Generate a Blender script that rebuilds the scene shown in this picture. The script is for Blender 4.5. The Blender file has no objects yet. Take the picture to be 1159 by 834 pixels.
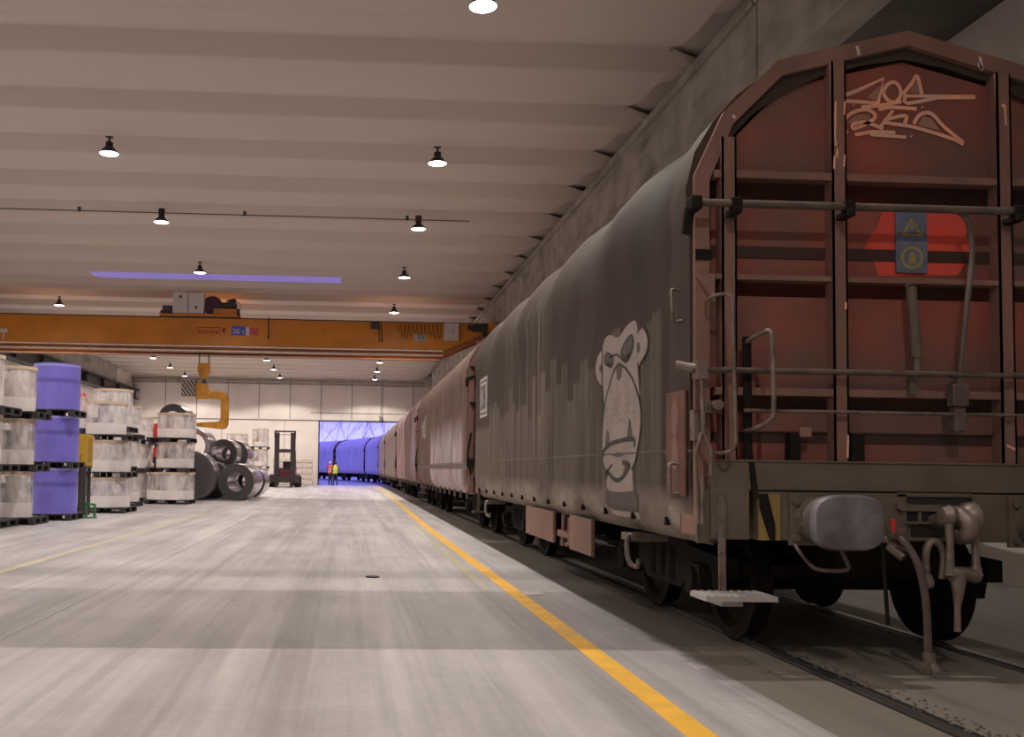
import bpy, math, random
from mathutils import Vector, Matrix
from mathutils.geometry import tessellate_polygon
random.seed(7)
S = bpy.context.scene
COL = S.collection
PI = math.pi

# ------------------------------------------------------------------ camera
cam = bpy.data.cameras.new('camera'); cam_o = bpy.data.objects.new('camera', cam); COL.objects.link(cam_o)
yaw, pitch, roll = 0.0495808, 0.0496847, 0.0141693
F = Vector((math.sin(yaw)*math.cos(pitch), math.cos(yaw)*math.cos(pitch), math.sin(pitch)))
R0 = Vector((math.cos(yaw), -math.sin(yaw), 0)); U0 = R0.cross(F)
Rv = R0*math.cos(roll)+U0*math.sin(roll); Uv = -R0*math.sin(roll)+U0*math.cos(roll)
M = Matrix.Identity(4)
for i in range(3):
    M[i][0] = Rv[i]; M[i][1] = Uv[i]; M[i][2] = -F[i]
M[2][3] = 1.28
cam_o.matrix_world = M
cam.sensor_fit = 'HORIZONTAL'; cam.sensor_width = 36.0
cam.lens = 36.0*1060/1159
cam.shift_x = (579.5-448.32)/1159
cam.shift_y = (478.12-417)/1159
cam.clip_end = 1000
S.camera = cam_o

# ------------------------------------------------------------------ sky, exposure
S.view_settings.view_transform = 'Standard'; S.view_settings.look = 'None'
S.view_settings.exposure = 0.0; S.view_settings.gamma = 1.0
S.view_settings.use_curve_mapping = False
S.cycles.max_bounces = 9; S.cycles.diffuse_bounces = 6; S.cycles.transparent_max_bounces = 12
S.cycles.sample_clamp_indirect = 6.0
W = bpy.data.worlds.new('dusk_sky'); S.world = W; W.use_nodes = True
nt = W.node_tree; nt.nodes.clear()
wo = nt.nodes.new('ShaderNodeOutputWorld'); bg = nt.nodes.new('ShaderNodeBackground')
tc = nt.nodes.new('ShaderNodeTexCoord'); mp = nt.nodes.new('ShaderNodeMapping'); nz = nt.nodes.new('ShaderNodeTexNoise')
cr = nt.nodes.new('ShaderNodeValToRGB')
mp.inputs['Scale'].default_value = (1, 1, 4); nz.inputs['Scale'].default_value = 5
cr.color_ramp.elements[0].color = (.40, .38, 2.0, 1); cr.color_ramp.elements[1].color = (.78, .72, 2.6, 1)
cr.color_ramp.elements[0].position = .3; cr.color_ramp.elements[1].position = .7
nt.links.new(tc.outputs['Generated'], mp.inputs[0]); nt.links.new(mp.outputs[0], nz.inputs['Vector'])
nt.links.new(nz.outputs['Fac'], cr.inputs[0]); nt.links.new(cr.outputs[0], bg.inputs['Color'])
bg.inputs['Strength'].default_value = 1.0
nt.links.new(bg.outputs[0], wo.inputs[0])
LAMP_POWER = 330.0
LAMP_COL = (1.0, .90, .79)
# daylight enters through the far door: portal for sampling it
pl = bpy.data.lights.new('door_portal', 'AREA'); pl.shape = 'RECTANGLE'; pl.size = 8.0; pl.size_y = 4.8
pl.cycles.is_portal = True
po = bpy.data.objects.new('door_portal', pl); COL.objects.link(po); po.location = (1.8, 71.3, 2.4); po.rotation_euler = (-PI/2, 0, 0)

# ------------------------------------------------------------------ helpers
class MB:
    def __init__(s): s.v = []; s.f = []
    def add(s, vs, fs):
        n = len(s.v); s.v += [tuple(v) for v in vs]; s.f += [tuple(i+n for i in f) for f in fs]; return s
    def box(s, x0, x1, y0, y1, z0, z1, m=None):
        vs = [(x0,y0,z0),(x1,y0,z0),(x1,y1,z0),(x0,y1,z0),(x0,y0,z1),(x1,y0,z1),(x1,y1,z1),(x0,y1,z1)]
        if m: vs = [tuple(m @ Vector(v)) for v in vs]
        return s.add(vs, [(0,3,2,1),(4,5,6,7),(0,1,5,4),(1,2,6,5),(2,3,7,6),(3,0,4,7)])
    def bar(s, p0, p1, w, h=None, up=(0,0,1)):      # rectangular bar between two points
        p0 = Vector(p0); p1 = Vector(p1); h = h or w
        d = (p1-p0).normalized(); u = Vector(up)
        if abs(d.dot(u)) > .98: u = Vector((0,1,0))
        a = d.cross(u).normalized(); b = a.cross(d)
        vs = [p+a*i*w/2+b*j*h/2 for p in (p0, p1) for i, j in ((-1,-1),(1,-1),(1,1),(-1,1))]
        return s.add(vs, [(0,1,2,3),(7,6,5,4),(0,4,5,1),(1,5,6,2),(2,6,7,3),(3,7,4,0)])
    def cyl(s, p0, p1, r0, r1=None, n=16, cap=True):
        return s.tube([p0, p1], [r0, r0 if r1 is None else r1], n, cap)
    def tube(s, path, r, n=10, cap=True):
        P = [Vector(p) for p in path]; rr = r if isinstance(r, (list, tuple)) else [r]*len(P)
        base = len(s.v); a = None
        for i, p in enumerate(P):
            d = (P[min(i+1, len(P)-1)]-P[max(i-1, 0)])
            d = d.normalized() if d.length > 1e-9 else Vector((0,0,1))
            if a is None:
                a = d.cross(Vector((0,0,1)))
                if a.length < .05: a = d.cross(Vector((0,1,0)))
            else: a = a-d*a.dot(d)
            a.normalize(); b = d.cross(a)
            for k in range(n):
                t = 2*PI*k/n; s.v.append(tuple(p+(a*math.cos(t)+b*math.sin(t))*rr[i]))
        for i in range(len(P)-1):
            for k in range(n):
                q = base+i*n; s.f.append((q+k, q+(k+1) % n, q+n+(k+1) % n, q+n+k))
        if cap:
            s.f.append(tuple(base+k for k in reversed(range(n)))); q = base+(len(P)-1)*n
            s.f.append(tuple(q+k for k in range(n)))
        return s
    def lathe(s, prof, o=(0,0,0), axis='z', n=32, m=None):
        base = len(s.v); o = Vector(o)
        for r, h in prof:
            for k in range(n):
                t = 2*PI*k/n; c, q = r*math.cos(t), r*math.sin(t)
                v = Vector((c,q,h)) if axis == 'z' else (Vector((c,h,q)) if axis == 'y' else Vector((h,c,q)))
                if m: v = m @ v
                s.v.append(tuple(v+o))
        for i in range(len(prof)-1):
            for k in range(n):
                q = base+i*n; s.f.append((q+k, q+(k+1) % n, q+n+(k+1) % n, q+n+k))
        return s
    def prism(s, poly, a, b, axis='y'):             # poly in the two other axes, extruded a..b
        def P(u, v, w): return (u,w,v) if axis == 'y' else ((w,u,v) if axis == 'x' else (u,v,w))
        n = len(poly); base = len(s.v)
        for w in (a, b):
            for u, v in poly: s.v.append(P(u, v, w))
        for t in tessellate_polygon([[Vector((u, v, 0)) for u, v in poly]]):
            s.f.append(tuple(base+i for i in t)); s.f.append(tuple(base+n+i for i in reversed(t)))
        for i in range(n): j = (i+1) % n; s.f.append((base+i, base+j, base+n+j, base+n+i))
        return s
    def build(s, name, mat, parent=None, smooth=False, bevel=0, loc=None):
        me = bpy.data.meshes.new(name); me.from_pydata(s.v, [], s.f); me.update()
        import bmesh
        bm = bmesh.new(); bm.from_mesh(me); bmesh.ops.recalc_face_normals(bm, faces=bm.faces)
        if smooth:
            for f in bm.faces: f.smooth = True
            for e in bm.edges:
                if len(e.link_faces) == 2 and e.calc_face_angle(0) > .7: e.smooth = False
        bm.to_mesh(me); bm.free()
        o = bpy.data.objects.new(name, me); COL.objects.link(o)
        if mat: me.materials.append(mat)
        if parent: o.parent = parent
        if loc: o.location = loc
        if bevel:
            b = o.modifiers.new('bevel', 'BEVEL'); b.width = bevel; b.segments = 2; b.limit_method = 'ANGLE'
        return o
def tag(o, label=None, cat=None, group=None, kind=None):
    if label: o['label'] = label
    if cat: o['category'] = cat
    if group: o['group'] = group
    if kind: o['kind'] = kind
    return o
def thing(name, label, cat, loc=(0,0,0), rz=0, group=None):
    o = bpy.data.objects.new(name, None); COL.objects.link(o); o.empty_display_size = .1
    o.location = loc; o.rotation_euler = (0,0,rz); return tag(o, label, cat, group)
def copy_tree(o, parent=None):
    c = o.copy(); COL.objects.link(c)
    if parent: c.parent = parent
    for ch in [x for x in o.children]: copy_tree(ch, c)
    return c
def smoothpath(pts, k=6, closed=False):
    P = [Vector(p) for p in pts]; n = len(P); out = []
    if n < 3 and not closed: return P
    rng = range(n if closed else n-1)
    for i in rng:
        g = (lambda j: P[j % n]) if closed else (lambda j: P[max(0, min(n-1, j))])
        a, b, c, d = g(i-1), g(i), g(i+1), g(i+2)
        for q in range(k):
            t = q/k
            out.append(.5*((2*b)+(c-a)*t+(2*a-5*b+4*c-d)*t*t+(3*b-a-3*c+d)*t**3))
    if not closed: out.append(P[-1])
    return out

MC = {}
def mat(name, col, rough=.6, metal=0, var=.12, scale=3.0, bump=0, bscale=None, stretch=(1,1,1), col2=None, fac2=(.45,.65), scale2=2.0, stretch2=(1,1,1), emit=None, estr=0, spec=.5):
    """principled material with noise colour variation and an optional second patchy colour"""
    if name in MC: return MC[name]
    m = bpy.data.materials.new(name); m.use_nodes = True; t = m.node_tree; N = t.nodes; L = t.links
    p = N['Principled BSDF']; p.inputs['Roughness'].default_value = rough; p.inputs['Metallic'].default_value = metal
    p.inputs['Specular IOR Level'].default_value = spec
    tc = N.new('ShaderNodeTexCoord'); mp = N.new('ShaderNodeMapping'); mp.inputs['Scale'].default_value = stretch
    nz = N.new('ShaderNodeTexNoise'); nz.inputs['Scale'].default_value = scale; nz.inputs['Detail'].default_value = 6
    L.new(tc.outputs['Object'], mp.inputs[0]); L.new(mp.outputs[0], nz.inputs['Vector'])
    r = N.new('ShaderNodeValToRGB'); L.new(nz.outputs['Fac'], r.inputs[0])
    c = Vector(col)
    r.color_ramp.elements[0].position = .3; r.color_ramp.elements[1].position = .7
    r.color_ramp.elements[0].color = (*[max(0, x*(1-var)) for x in c], 1); r.color_ramp.elements[1].color = (*[x*(1+var) for x in c], 1)
    out = r.outputs[0]
    if col2:
        mp2 = N.new('ShaderNodeMapping'); mp2.inputs['Scale'].default_value = stretch2; mp2.inputs['Location'].default_value = (3.3,1.7,5.1)
        n2 = N.new('ShaderNodeTexNoise'); n2.inputs['Scale'].default_value = scale2; n2.inputs['Detail'].default_value = 5
        L.new(tc.outputs['Object'], mp2.inputs[0]); L.new(mp2.outputs[0], n2.inputs['Vector'])
        mr = N.new('ShaderNodeMapRange'); mr.inputs[1].default_value = fac2[0]; mr.inputs[2].default_value = fac2[1]
        L.new(n2.outputs['Fac'], mr.inputs[0])
        mx = N.new('ShaderNodeMixRGB'); L.new(mr.outputs[0], mx.inputs[0]); L.new(out, mx.inputs[1]); mx.inputs[2].default_value = (*col2, 1)
        out = mx.outputs[0]
    L.new(out, p.inputs['Base Color'])
    if bump:
        b = N.new('ShaderNodeBump'); b.inputs['Strength'].default_value = bump; b.inputs['Distance'].default_value = .02
        n3 = N.new('ShaderNodeTexNoise'); n3.inputs['Scale'].default_value = bscale or scale*4; n3.inputs['Detail'].default_value = 5
        L.new(mp.outputs[0], n3.inputs['Vector']); L.new(n3.outputs['Fac'], b.inputs['Height']); L.new(b.outputs[0], p.inputs['Normal'])
    if emit: p.inputs['Emission Color'].default_value = (*emit, 1); p.inputs['Emission Strength'].default_value = estr
    MC[name] = m; return m

class NB:
    """tiny node-graph builder for the hand-made materials"""
    def __init__(s, name, rough=.6, metal=0):
        s.m = bpy.data.materials.new(name); s.m.use_nodes = True; s.t = s.m.node_tree; s.N = s.t.nodes; s.L = s.t.links
        s.p = s.N['Principled BSDF']; s.p.inputs['Roughness'].default_value = rough; s.p.inputs['Metallic'].default_value = metal
        s.tc = s.N.new('ShaderNodeTexCoord'); s.sep = s.N.new('ShaderNodeSeparateXYZ'); s.L.new(s.tc.outputs['Object'], s.sep.inputs[0])
        s.X, s.Y, s.Z = s.sep.outputs
    def val(s, a, inp):
        if isinstance(a, (int, float)): inp.default_value = a
        elif isinstance(a, tuple): inp.default_value = (*a, 1) if len(a) == 3 else a
        else: s.L.new(a, inp)
    def math(s, op, a, b=0, c=None, clamp=False):
        n = s.N.new('ShaderNodeMath'); n.operation = op; n.use_clamp = clamp
        s.val(a, n.inputs[0]); s.val(b, n.inputs[1])
        if c is not None: s.val(c, n.inputs[2])
        return n.outputs[0]
    def noise(s, scale, stretch=(1,1,1), loc=(0,0,0), detail=5, rough=.55):
        mp = s.N.new('ShaderNodeMapping'); mp.inputs['Scale'].default_value = stretch; mp.inputs['Location'].default_value = loc
        n = s.N.new('ShaderNodeTexNoise'); n.inputs['Scale'].default_value = scale; n.inputs['Detail'].default_value = detail; n.inputs['Roughness'].default_value = rough
        s.L.new(s.tc.outputs['Object'], mp.inputs[0]); s.L.new(mp.outputs[0], n.inputs['Vector']); return n.outputs['Fac']
    def white(s, v, k=1.0):                           # random value per integer step of v*k
        f = s.math('FLOOR', s.math('MULTIPLY', v, k)); w = s.N.new('ShaderNodeTexWhiteNoise'); w.noise_dimensions = '1D'
        s.L.new(f, w.inputs['W']); return w.outputs['Value']
    def ramp(s, v, a, b, lo=0., hi=1.):
        n = s.N.new('ShaderNodeMapRange'); s.val(v, n.inputs[0]); n.inputs[1].default_value = a; n.inputs[2].default_value = b
        n.inputs[3].default_value = lo; n.inputs[4].default_value = hi; return n.outputs[0]
    def band(s, v, a, b, soft=.02):                   # 1 inside a..b
        return s.math('MULTIPLY', s.ramp(v, a-soft, a+soft), s.ramp(v, b+soft, b-soft))
    def mix(s, f, a, b, mode='MIX'):
        n = s.N.new('ShaderNodeMixRGB'); n.blend_type = mode; s.val(f, n.inputs[0]); s.val(a, n.inputs[1]); s.val(b, n.inputs[2]); return n.outputs[0]
    def bump(s, h, st=.3, dist=.02):
        b = s.N.new('ShaderNodeBump'); b.inputs['Strength'].default_value = st; b.inputs['Distance'].default_value = dist
        s.L.new(h, b.inputs['Height']); s.L.new(b.outputs[0], s.p.inputs['Normal'])
    def done(s, col): s.val(col, s.p.inputs['Base Color']); return s.m

# ------------------------------------------------------------------ materials of the hall
def floor_mat():
    b = NB('worn_concrete', .55)
    base = b.mix(b.ramp(b.noise(.45, detail=10, rough=.65), .3, .7), (.30,.285,.30), (.505,.49,.52))
    st = b.noise(2.2, (1.0, .035, 1), detail=8, rough=.65)
    base = b.mix(b.ramp(st, .47, .68, 0, .75), base, (.225,.207,.215))
    st3 = b.noise(7.0, (1.0, .02, 1), loc=(9,2,0), detail=4)
    base = b.mix(b.ramp(st3, .52, .7, 0, .5), base, (.22,.20,.20))
    st2 = b.noise(1.6, (1.0, .05, 1), loc=(4,0,0), detail=7)
    base = b.mix(b.ramp(st2, .52, .66, 0, .6), base, (.60,.58,.59))
    base = b.mix(b.ramp(b.noise(14, detail=6), .35, .7, 0, .16), base, (.2,.18,.17))
    base = b.mix(b.ramp(b.noise(16, (1.0, .012, 1), loc=(1,7,0), detail=3), .5, .66, 0, .20), base, (.23,.215,.225))
    base = b.mix(b.ramp(b.noise(11, (1.0, .012, 1), loc=(8,3,0), detail=3), .56, .66, 0, .16), base, (.62,.60,.62))
    # joints of the slab
    for x in (-2.5, -9.2):
        base = b.mix(b.math('MULTIPLY', b.band(b.X, x-.008, x+.008, .006), .75), base, (.08,.07,.065))
    ym = b.math('MODULO', b.math('ADD', b.Y, 100), 10.0)
    base = b.mix(b.math('MULTIPLY', b.band(ym, 4.995, 5.01, .006), .12), base, (.1,.09,.085))
    b.bump(b.noise(9, detail=6), .12)
    b.L.new(b.ramp(b.noise(2.5, (1,.2,1)), .35, .7, .42, .68), b.p.inputs['Roughness'])
    return b.done(base)
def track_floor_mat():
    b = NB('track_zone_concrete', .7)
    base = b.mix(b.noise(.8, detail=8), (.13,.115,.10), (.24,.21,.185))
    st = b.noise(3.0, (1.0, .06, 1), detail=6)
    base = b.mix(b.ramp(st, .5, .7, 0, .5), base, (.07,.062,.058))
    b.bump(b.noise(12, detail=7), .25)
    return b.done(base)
def ceil_mat():
    b = NB('painted_precast_concrete', .75)
    base = b.mix(b.noise(.5, (.3,1,1), detail=6), (.58,.51,.46), (.66,.585,.53))
    base = b.mix(b.ramp(b.noise(3, (.12,1.5,1), detail=6), .58, .75, 0, .25), base, (.42,.36,.33))
    base = b.mix(b.ramp(b.noise(1.3, (1.6,1.2,1), loc=(5,1,2), detail=9, rough=.75), .66, .72, 0, .35), base, (.2,.16,.14))
    return b.done(base)
M_floor = floor_mat(); M_track = track_floor_mat(); M_ceil = ceil_mat()
M_girder = mat('raw_grey_concrete', (.36,.335,.30), .85, var=.22, scale=1.6, col2=(.17,.155,.14), fac2=(.52,.75), scale2=1.2, stretch2=(1,.5,2), bump=.2)
M_panel = mat('white_painted_wall_panels', (.80,.74,.71), .7, var=.05, scale=.8, col2=(.66,.60,.57), fac2=(.5,.8), scale2=.6, stretch2=(1,1,.3))
M_jointdark = mat('dark_joint', (.16,.14,.13), .9)
M_sidewall = mat('side_wall_grey_paint', (.62,.58,.55), .85, var=.1, scale=.7)
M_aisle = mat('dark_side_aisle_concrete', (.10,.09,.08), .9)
M_steel_dark = mat('dark_painted_steel', (.045,.04,.042), .5, var=.25, scale=8)
M_black = mat('black_steel', (.018,.017,.02), .5, var=.3, scale=6)
M_rail = mat('worn_rail_steel', (.20,.18,.17), .35, metal=.8, var=.25, scale=9, stretch=(1,.1,1))
M_yellowline = mat('worn_yellow_floor_paint', (.80,.44,.035), .6, var=.12, scale=5, col2=(.42,.33,.22), fac2=(.6,.78), scale2=4)
M_yellowfaint = mat('faded_yellow_floor_paint', (.46,.42,.28), .7, var=.1, scale=5, col2=(.42,.39,.36), fac2=(.42,.6), scale2=3)
M_crane = mat('orange_crane_paint', (.62,.235,.022), .38, var=.1, scale=1.2, col2=(.48,.18,.018), fac2=(.5,.8), scale2=.8)
M_hook = mat('yellow_hook_paint', (.62,.27,.02), .45, var=.18, scale=4, col2=(.28,.13,.02), fac2=(.55,.8), scale2=3)
M_white = mat('white_enamel', (.62,.59,.57), .45, var=.05)
M_grey = mat('light_grey_steel', (.38,.36,.36), .45, var=.1, scale=5)
M_redplastic = mat('red_paint', (.55,.03,.035), .45, var=.1)
M_rubber = mat('black_rubber', (.02,.019,.02), .8, var=.2, scale=9)

# ------------------------------------------------------------------ hall
YB, YF = -16.0, 71.0; XL, XR = -16.4, 7.9; DX0, DX1, DZ = -2.26, 5.7, 4.8
XG = 5.65
def struct(o): o['kind'] = 'structure'; return o
f = MB(); f.box(XL-.3, 2.42, YB-.3, YF+.3, -.3, 0); o = struct(f.build('floor', M_floor))
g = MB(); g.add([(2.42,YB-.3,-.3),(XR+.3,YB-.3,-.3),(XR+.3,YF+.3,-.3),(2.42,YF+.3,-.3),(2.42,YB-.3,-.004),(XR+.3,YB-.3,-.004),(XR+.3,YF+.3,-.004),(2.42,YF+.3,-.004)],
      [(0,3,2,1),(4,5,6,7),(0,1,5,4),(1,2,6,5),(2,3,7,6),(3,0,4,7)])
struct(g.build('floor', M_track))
# ribbed precast ceiling: steep face towards the camera, flat soffit, curved rise to the next face
prof = []
k0 = -13
for k in range(k0, 23):
    y = 15.33+2.515*k
    prof += [(y-.33, 8.36), (y-.28, 8.352), (y-.055, 8.065), (y-.02, 8.045), (y+.07, 8.05)]
    for q in range(1, 10):
        t = q/10; prof.append((y+.07+2.115*t, 8.05+.31*t**3))
prof.append((15.33+2.515*23-.33, 8.36))
prof = [(min(max(a, YB-.1), YF+.1), b) for a, b in prof]
poly = prof+[(YF+.1, 8.8), (YB-.1, 8.8)]
c = MB(); c.prism(poly, XL-.2, 5.25, 'x')
struct(c.build('ceiling', M_ceil, smooth=True))
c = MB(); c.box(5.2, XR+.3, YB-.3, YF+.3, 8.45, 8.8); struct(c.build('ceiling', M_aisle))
# sloping end pieces of every ceiling rib, against the girder
c = MB()
for k in range(k0, 23):
    y = 15.33+2.515*k
    if y < YB+1: continue
    c.add([(5.25,y-.40,8.29),(5.25,y+.75,8.22),(5.25,y+.45,8.055),(5.25,y,8.05),(5.70,y-.1,8.16),(5.70,y+.4,8.16),(5.70,y+.5,8.24),(5.70,y-.2,8.24)],
          [(0,1,2,3),(4,5,6,7),(3,2,5,4),(0,3,4,7),(1,0,7,6),(2,1,6,5)])
struct(c.build('ceiling', M_ceil))
c = MB(); c.box(5.2, 5.85, YB, YF, 8.34, 8.44); struct(c.build('ceiling', M_ceil))
# girders right and left
def girder(x0, x1, name):
    g = MB()
    for a in range(-16, 71, 13):
        y0 = a+2.7-13; y1 = y0+12.96
        g.box(x0, x1, max(y0, YB), min(y1, YF), 6.74, 7.93)
        g.box(x0-.06 if x0 > 0 else x0, x1 if x0 > 0 else x1+.06, max(y0, YB), min(y1, YF), 7.93, 8.10)
    return struct(g.build(name, M_girder, bevel=.015))
girder(XG, 6.15, 'trim_1')
g = MB()
for a in range(-16, 71, 13):
    y0 = a+2.7-13; g.box(XL, XL+.45, max(y0, YB), min(y0+12.95, YF), 7.0, 8.12)
struct(g.build('trim_2', M_girder))
g = MB(); g.box(XL, XL+.35, YB, YF, 6.25, 6.92); g.box(XL, XL+.62, YB, YF, 6.86, 6.96); g.box(XL, XL+.6, YB, YF, 6.22, 6.28)
for k in range(0, 22): g.box(XL+.3, XL+.58, YB+4*k+1, YB+4*k+1.06, 6.25, 6.9)
struct(g.build('trim_3', M_steel_dark))
# columns
for i, y in enumerate((-0.35, 12.65, 25.65, 38.65, 51.65, 64.65)):
    c = MB(); c.box(5.75, 6.15, y-.3, y+.3, 0, 6.74); c.box(5.55, 6.15, y-.3, y+.3, 6.3, 6.74); struct(c.build('trim_%d' % (4+i), M_girder, bevel=.02))
    c = MB(); c.box(XL, XL+.3, y-.3, y+.3, 0, 7.0); struct(c.build('trim_%d' % (10+i), M_girder, bevel=.02))
# walls
w = MB(); w.box(XL-.3, XL, YB, YF, 0, 8.6); struct(w.build('wall_left', M_panel))
w = MB(); w.box(XR, XR+.3, YB, YF, 0, 8.8); struct(w.build('wall_right', M_sidewall))
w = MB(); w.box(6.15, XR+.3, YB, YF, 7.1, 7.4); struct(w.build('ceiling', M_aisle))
w = MB(); w.box(XL-.3, XR+.3, YB-.3, YB, 0, 8.7); struct(w.build('wall_back', M_panel))
w = MB()
w.box(XL, DX0, YF, YF+.3, 0, 8.7); w.box(DX1, XR+.3, YF, YF+.3, 0, 8.7); w.box(DX0, DX1, YF, YF+.3, DZ, 8.7)
wf = struct(w.build('wall_far', M_panel))
j = MB()
xs = [-16.2+2.335*k for k in range(10)]
for x in xs: j.box(x-.025, x+.025, YF-.012, YF, DZ+.15 if x > -2.6 else 4.95, 7.95)
for x in (-14.2, -9.6, -4.9): j.box(x-.015, x+.015, YF-.01, YF, 0, 4.8)
j.box(XL, XR, YF-.02, YF, 4.82, 4.9); j.box(-2.94, XR, YF-.012, YF, 5.42, 5.47)
j.build('panel_joint', M_jointdark, wf)
t = MB(); t.box(XL, XG, YF-.12, YF, 7.55, 7.62); t.box(XL, XG, YF-.2, YF, 7.78, 7.86); struct(t.build('trim_16', M_girder))
d = MB(); d.box(DX0-.08, DX0, YF-.04, YF+.34, 0, DZ+.08); d.box(DX1, DX1+.08, YF-.04, YF+.34, 0, DZ+.08); d.box(DX0-.08, DX1+.08, YF-.04, YF+.34, DZ, DZ+.1)
struct(d.build('door_1', M_steel_dark))

# rails embedded in the floor
def rail(x, label):
    r = MB(); r.box(x-.035, x+.035, YB+.2, YF+.5, -.02, .012)
    r.box(x+.035, x+.08, YB+.2, 76, -.02, .001) if False else None
    o = r.build('rail', M_rail); return tag(o, label, 'rail')
rail(3.06, 'worn steel rail set flush in the floor, nearer the yellow line')
rail(4.56, 'worn steel rail set flush in the floor, farther from the yellow line')
for x, s in ((3.06, 1), (4.56, -1)):
    r = MB()
    r.box(x+(.038 if s > 0 else -.10), x+(.10 if s > 0 else -.038), YB+.2, YF, -.02, .003)
    r.box(x-(.05 if s > 0 else -.036), x-(.036 if s > 0 else -.05), YB+.2, YF, -.02, .003)
    tag(struct(r.build('trim_%d' % (17 if s > 0 else 18), M_black)))
# gravel and dirt along the near rail
r = MB()
for k in range(260):
    y = random.uniform(2.5, 6.6); x = 3.06+random.gauss(.13, .06); q = random.uniform(.003, .009)
    r.box(x-q, x+q, y-q, y+q, -.004, q)
tag(r.build('grit', mat('pale_grit', (.16,.14,.125), .9)), 'pale grit scattered along the rail groove by the yellow line', 'grit', kind='stuff')
# floor markings
def ribbon_floor(pts, wd, z=.003):
    P = smoothpath([(x, y, 0) for x, y in pts], 8); m = MB(); n = len(P); top = []
    for i, p in enumerate(P):
        d = (P[min(i+1, n-1)]-P[max(i-1, 0)]).normalized(); s = Vector((d.y, -d.x, 0)); top += [p-s*wd/2, p+s*wd/2]
    vs = [(v.x, v.y, z) for v in top]+[(v.x, v.y, 0) for v in top]; N = 2*n; fs = []
    for i in range(n-1):
        a = 2*i; fs += [(a, a+1, a+3, a+2), (N+a, N+a+2, N+a+3, N+a+1), (a, a+2, N+a+2, N+a), (a+1, N+a+1, N+a+3, a+3)]
    m.add(vs, fs); return m
tag(ribbon_floor([(1.78,-3),(1.75,2),(1.74,4.6),(1.76,10),(1.75,20),(1.86,32),(2.03,44),(2.02,60),(2.0,70.5)], .155).build('floor_line', M_yellowline), 'solid yellow safety line on the floor running beside the train', 'floor marking')
tag(ribbon_floor([(1.50,10),(1.50,14),(1.58,20),(1.6,26)], .09, .002).build('floor_line', M_yellowfaint), 'faint worn remnant of yellow line left of the solid one', 'floor marking')
tag(ribbon_floor([(-4.1,6),(-4.08,12),(-4.0,18),(-3.9,26)], .13).build('floor_line', M_yellowfaint), 'pale faded yellow line across the open floor at left', 'floor marking')

# litter
m = MB(); m.lathe([(.001,.0),(.085,.0),(.08,.014),(.04,.02),(.001,.021)], n=14); tag(m.build('lump', M_black, loc=(.30, 11.15, 0)), 'small dark flat lump lying in the middle of the floor', 'debris')
m = MB(); m.add([(-.13,-.10,.003),(.10,-.07,.006),(.14,.09,.003),(-.09,.10,.02),(-.09,-.06,0),(.08,-.05,.0),(.1,.06,0),(-.07,.05,0)], [(0,1,2,3),(4,7,6,5),(0,4,5,1),(1,5,6,2),(2,6,7,3),(3,7,4,0)])
tag(m.build('paper_scrap', M_white, loc=(1.93, 9.75, 0)), 'scrap of white paper lying beside the yellow line', 'paper')

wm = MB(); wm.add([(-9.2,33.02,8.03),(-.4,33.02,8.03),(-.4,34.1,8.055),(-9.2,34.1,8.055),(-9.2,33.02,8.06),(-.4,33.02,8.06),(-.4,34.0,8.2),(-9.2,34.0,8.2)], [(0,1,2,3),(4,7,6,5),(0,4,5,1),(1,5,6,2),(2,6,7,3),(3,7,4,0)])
struct(wm.build('daylight_glow_strip', mat('emissive_daylight_bounce', (.3,.28,.5), .6, emit=(.22,.17,.62), estr=.55)))  # glowing strip stands in for daylight bounced onto the soffit, no real opening
# conduit under the ribs
m = MB(); m.tube([(XL+.3,24.6,7.92),(3.1,24.6,7.92)], .014, 8)
for k in range(5): m.box(-15.8+k*4.3, -15.72+k*4.3, 24.57, 24.63, 7.9, 8.02)
tag(m.build('conduit', M_steel_dark), 'thin dark cable conduit running across under the ceiling ribs', 'conduit')
m = MB(); m.tube([(2.35,YF-.08,7.6),(2.35,YF-.08,5.3)], .025, 8); m.tube([(2.35,YF-.08,7.5),(4.3,YF-.08,7.5)], .02, 8)
m.lathe([(.001,.22),(.12,.2),(.17,.08),(.13,0),(.001,-.02)], (2.35,YF-.3,5.1), n=14); m.box(2.3,2.4,YF-.32,YF-.05,5.28,5.34)
tag(m.build('siren', M_grey), 'small grey bell shaped fitting on a conduit above the doorway', 'siren')

# ------------------------------------------------------------------ high-bay lamps
M_disc = mat('lit_lamp_glass', (1,1,1), .4, emit=(1.0,.93,.92), estr=9)
def lamp_proto():
    r = thing('ceiling_lamp', 'x', 'lamp')
    m = MB(); m.lathe([(.001,.24),(.075,.24),(.075,.14),(.11,.12),(.195,.02),(.20,0),(.195,0),(.18,.02),(.001,.08)], n=24); m.build('housing', M_black, r, smooth=True)
    m = MB(); m.lathe([(.001,-.012),(.12,-.01),(.19,.004),(.185,.02),(.001,.02)], n=24); m.build('lens', M_disc, r, smooth=True)
    m = MB(); m.box(-.02,.02,-.02,.02,.24,.36); m.box(-.07,.07,-.04,.04,.34,.36); m.build('bracket', M_black, r)
    return r
LP = lamp_proto(); first = True
rows = {1.75: 'in the row nearest the train', -5.05: 'in the middle row', -11.8: 'in the row nearest the left wall'}
YS = [-7.0, -0.6, 6.28, 12.6, 19.3, 24.7, 31.1, 38.2, 44.2, 49.2, 56.4, 61.7, 67.2]
order = ['well behind the camera','just behind the camera','almost overhead, out of view','nearest the camera','one before the thin conduit','hanging at the thin conduit','one past the thin conduit','seen just above the orange crane','hidden behind the orange crane','hidden low behind the orange crane','first seen below the orange crane','second seen below the orange crane','last before the far wall']
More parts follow.
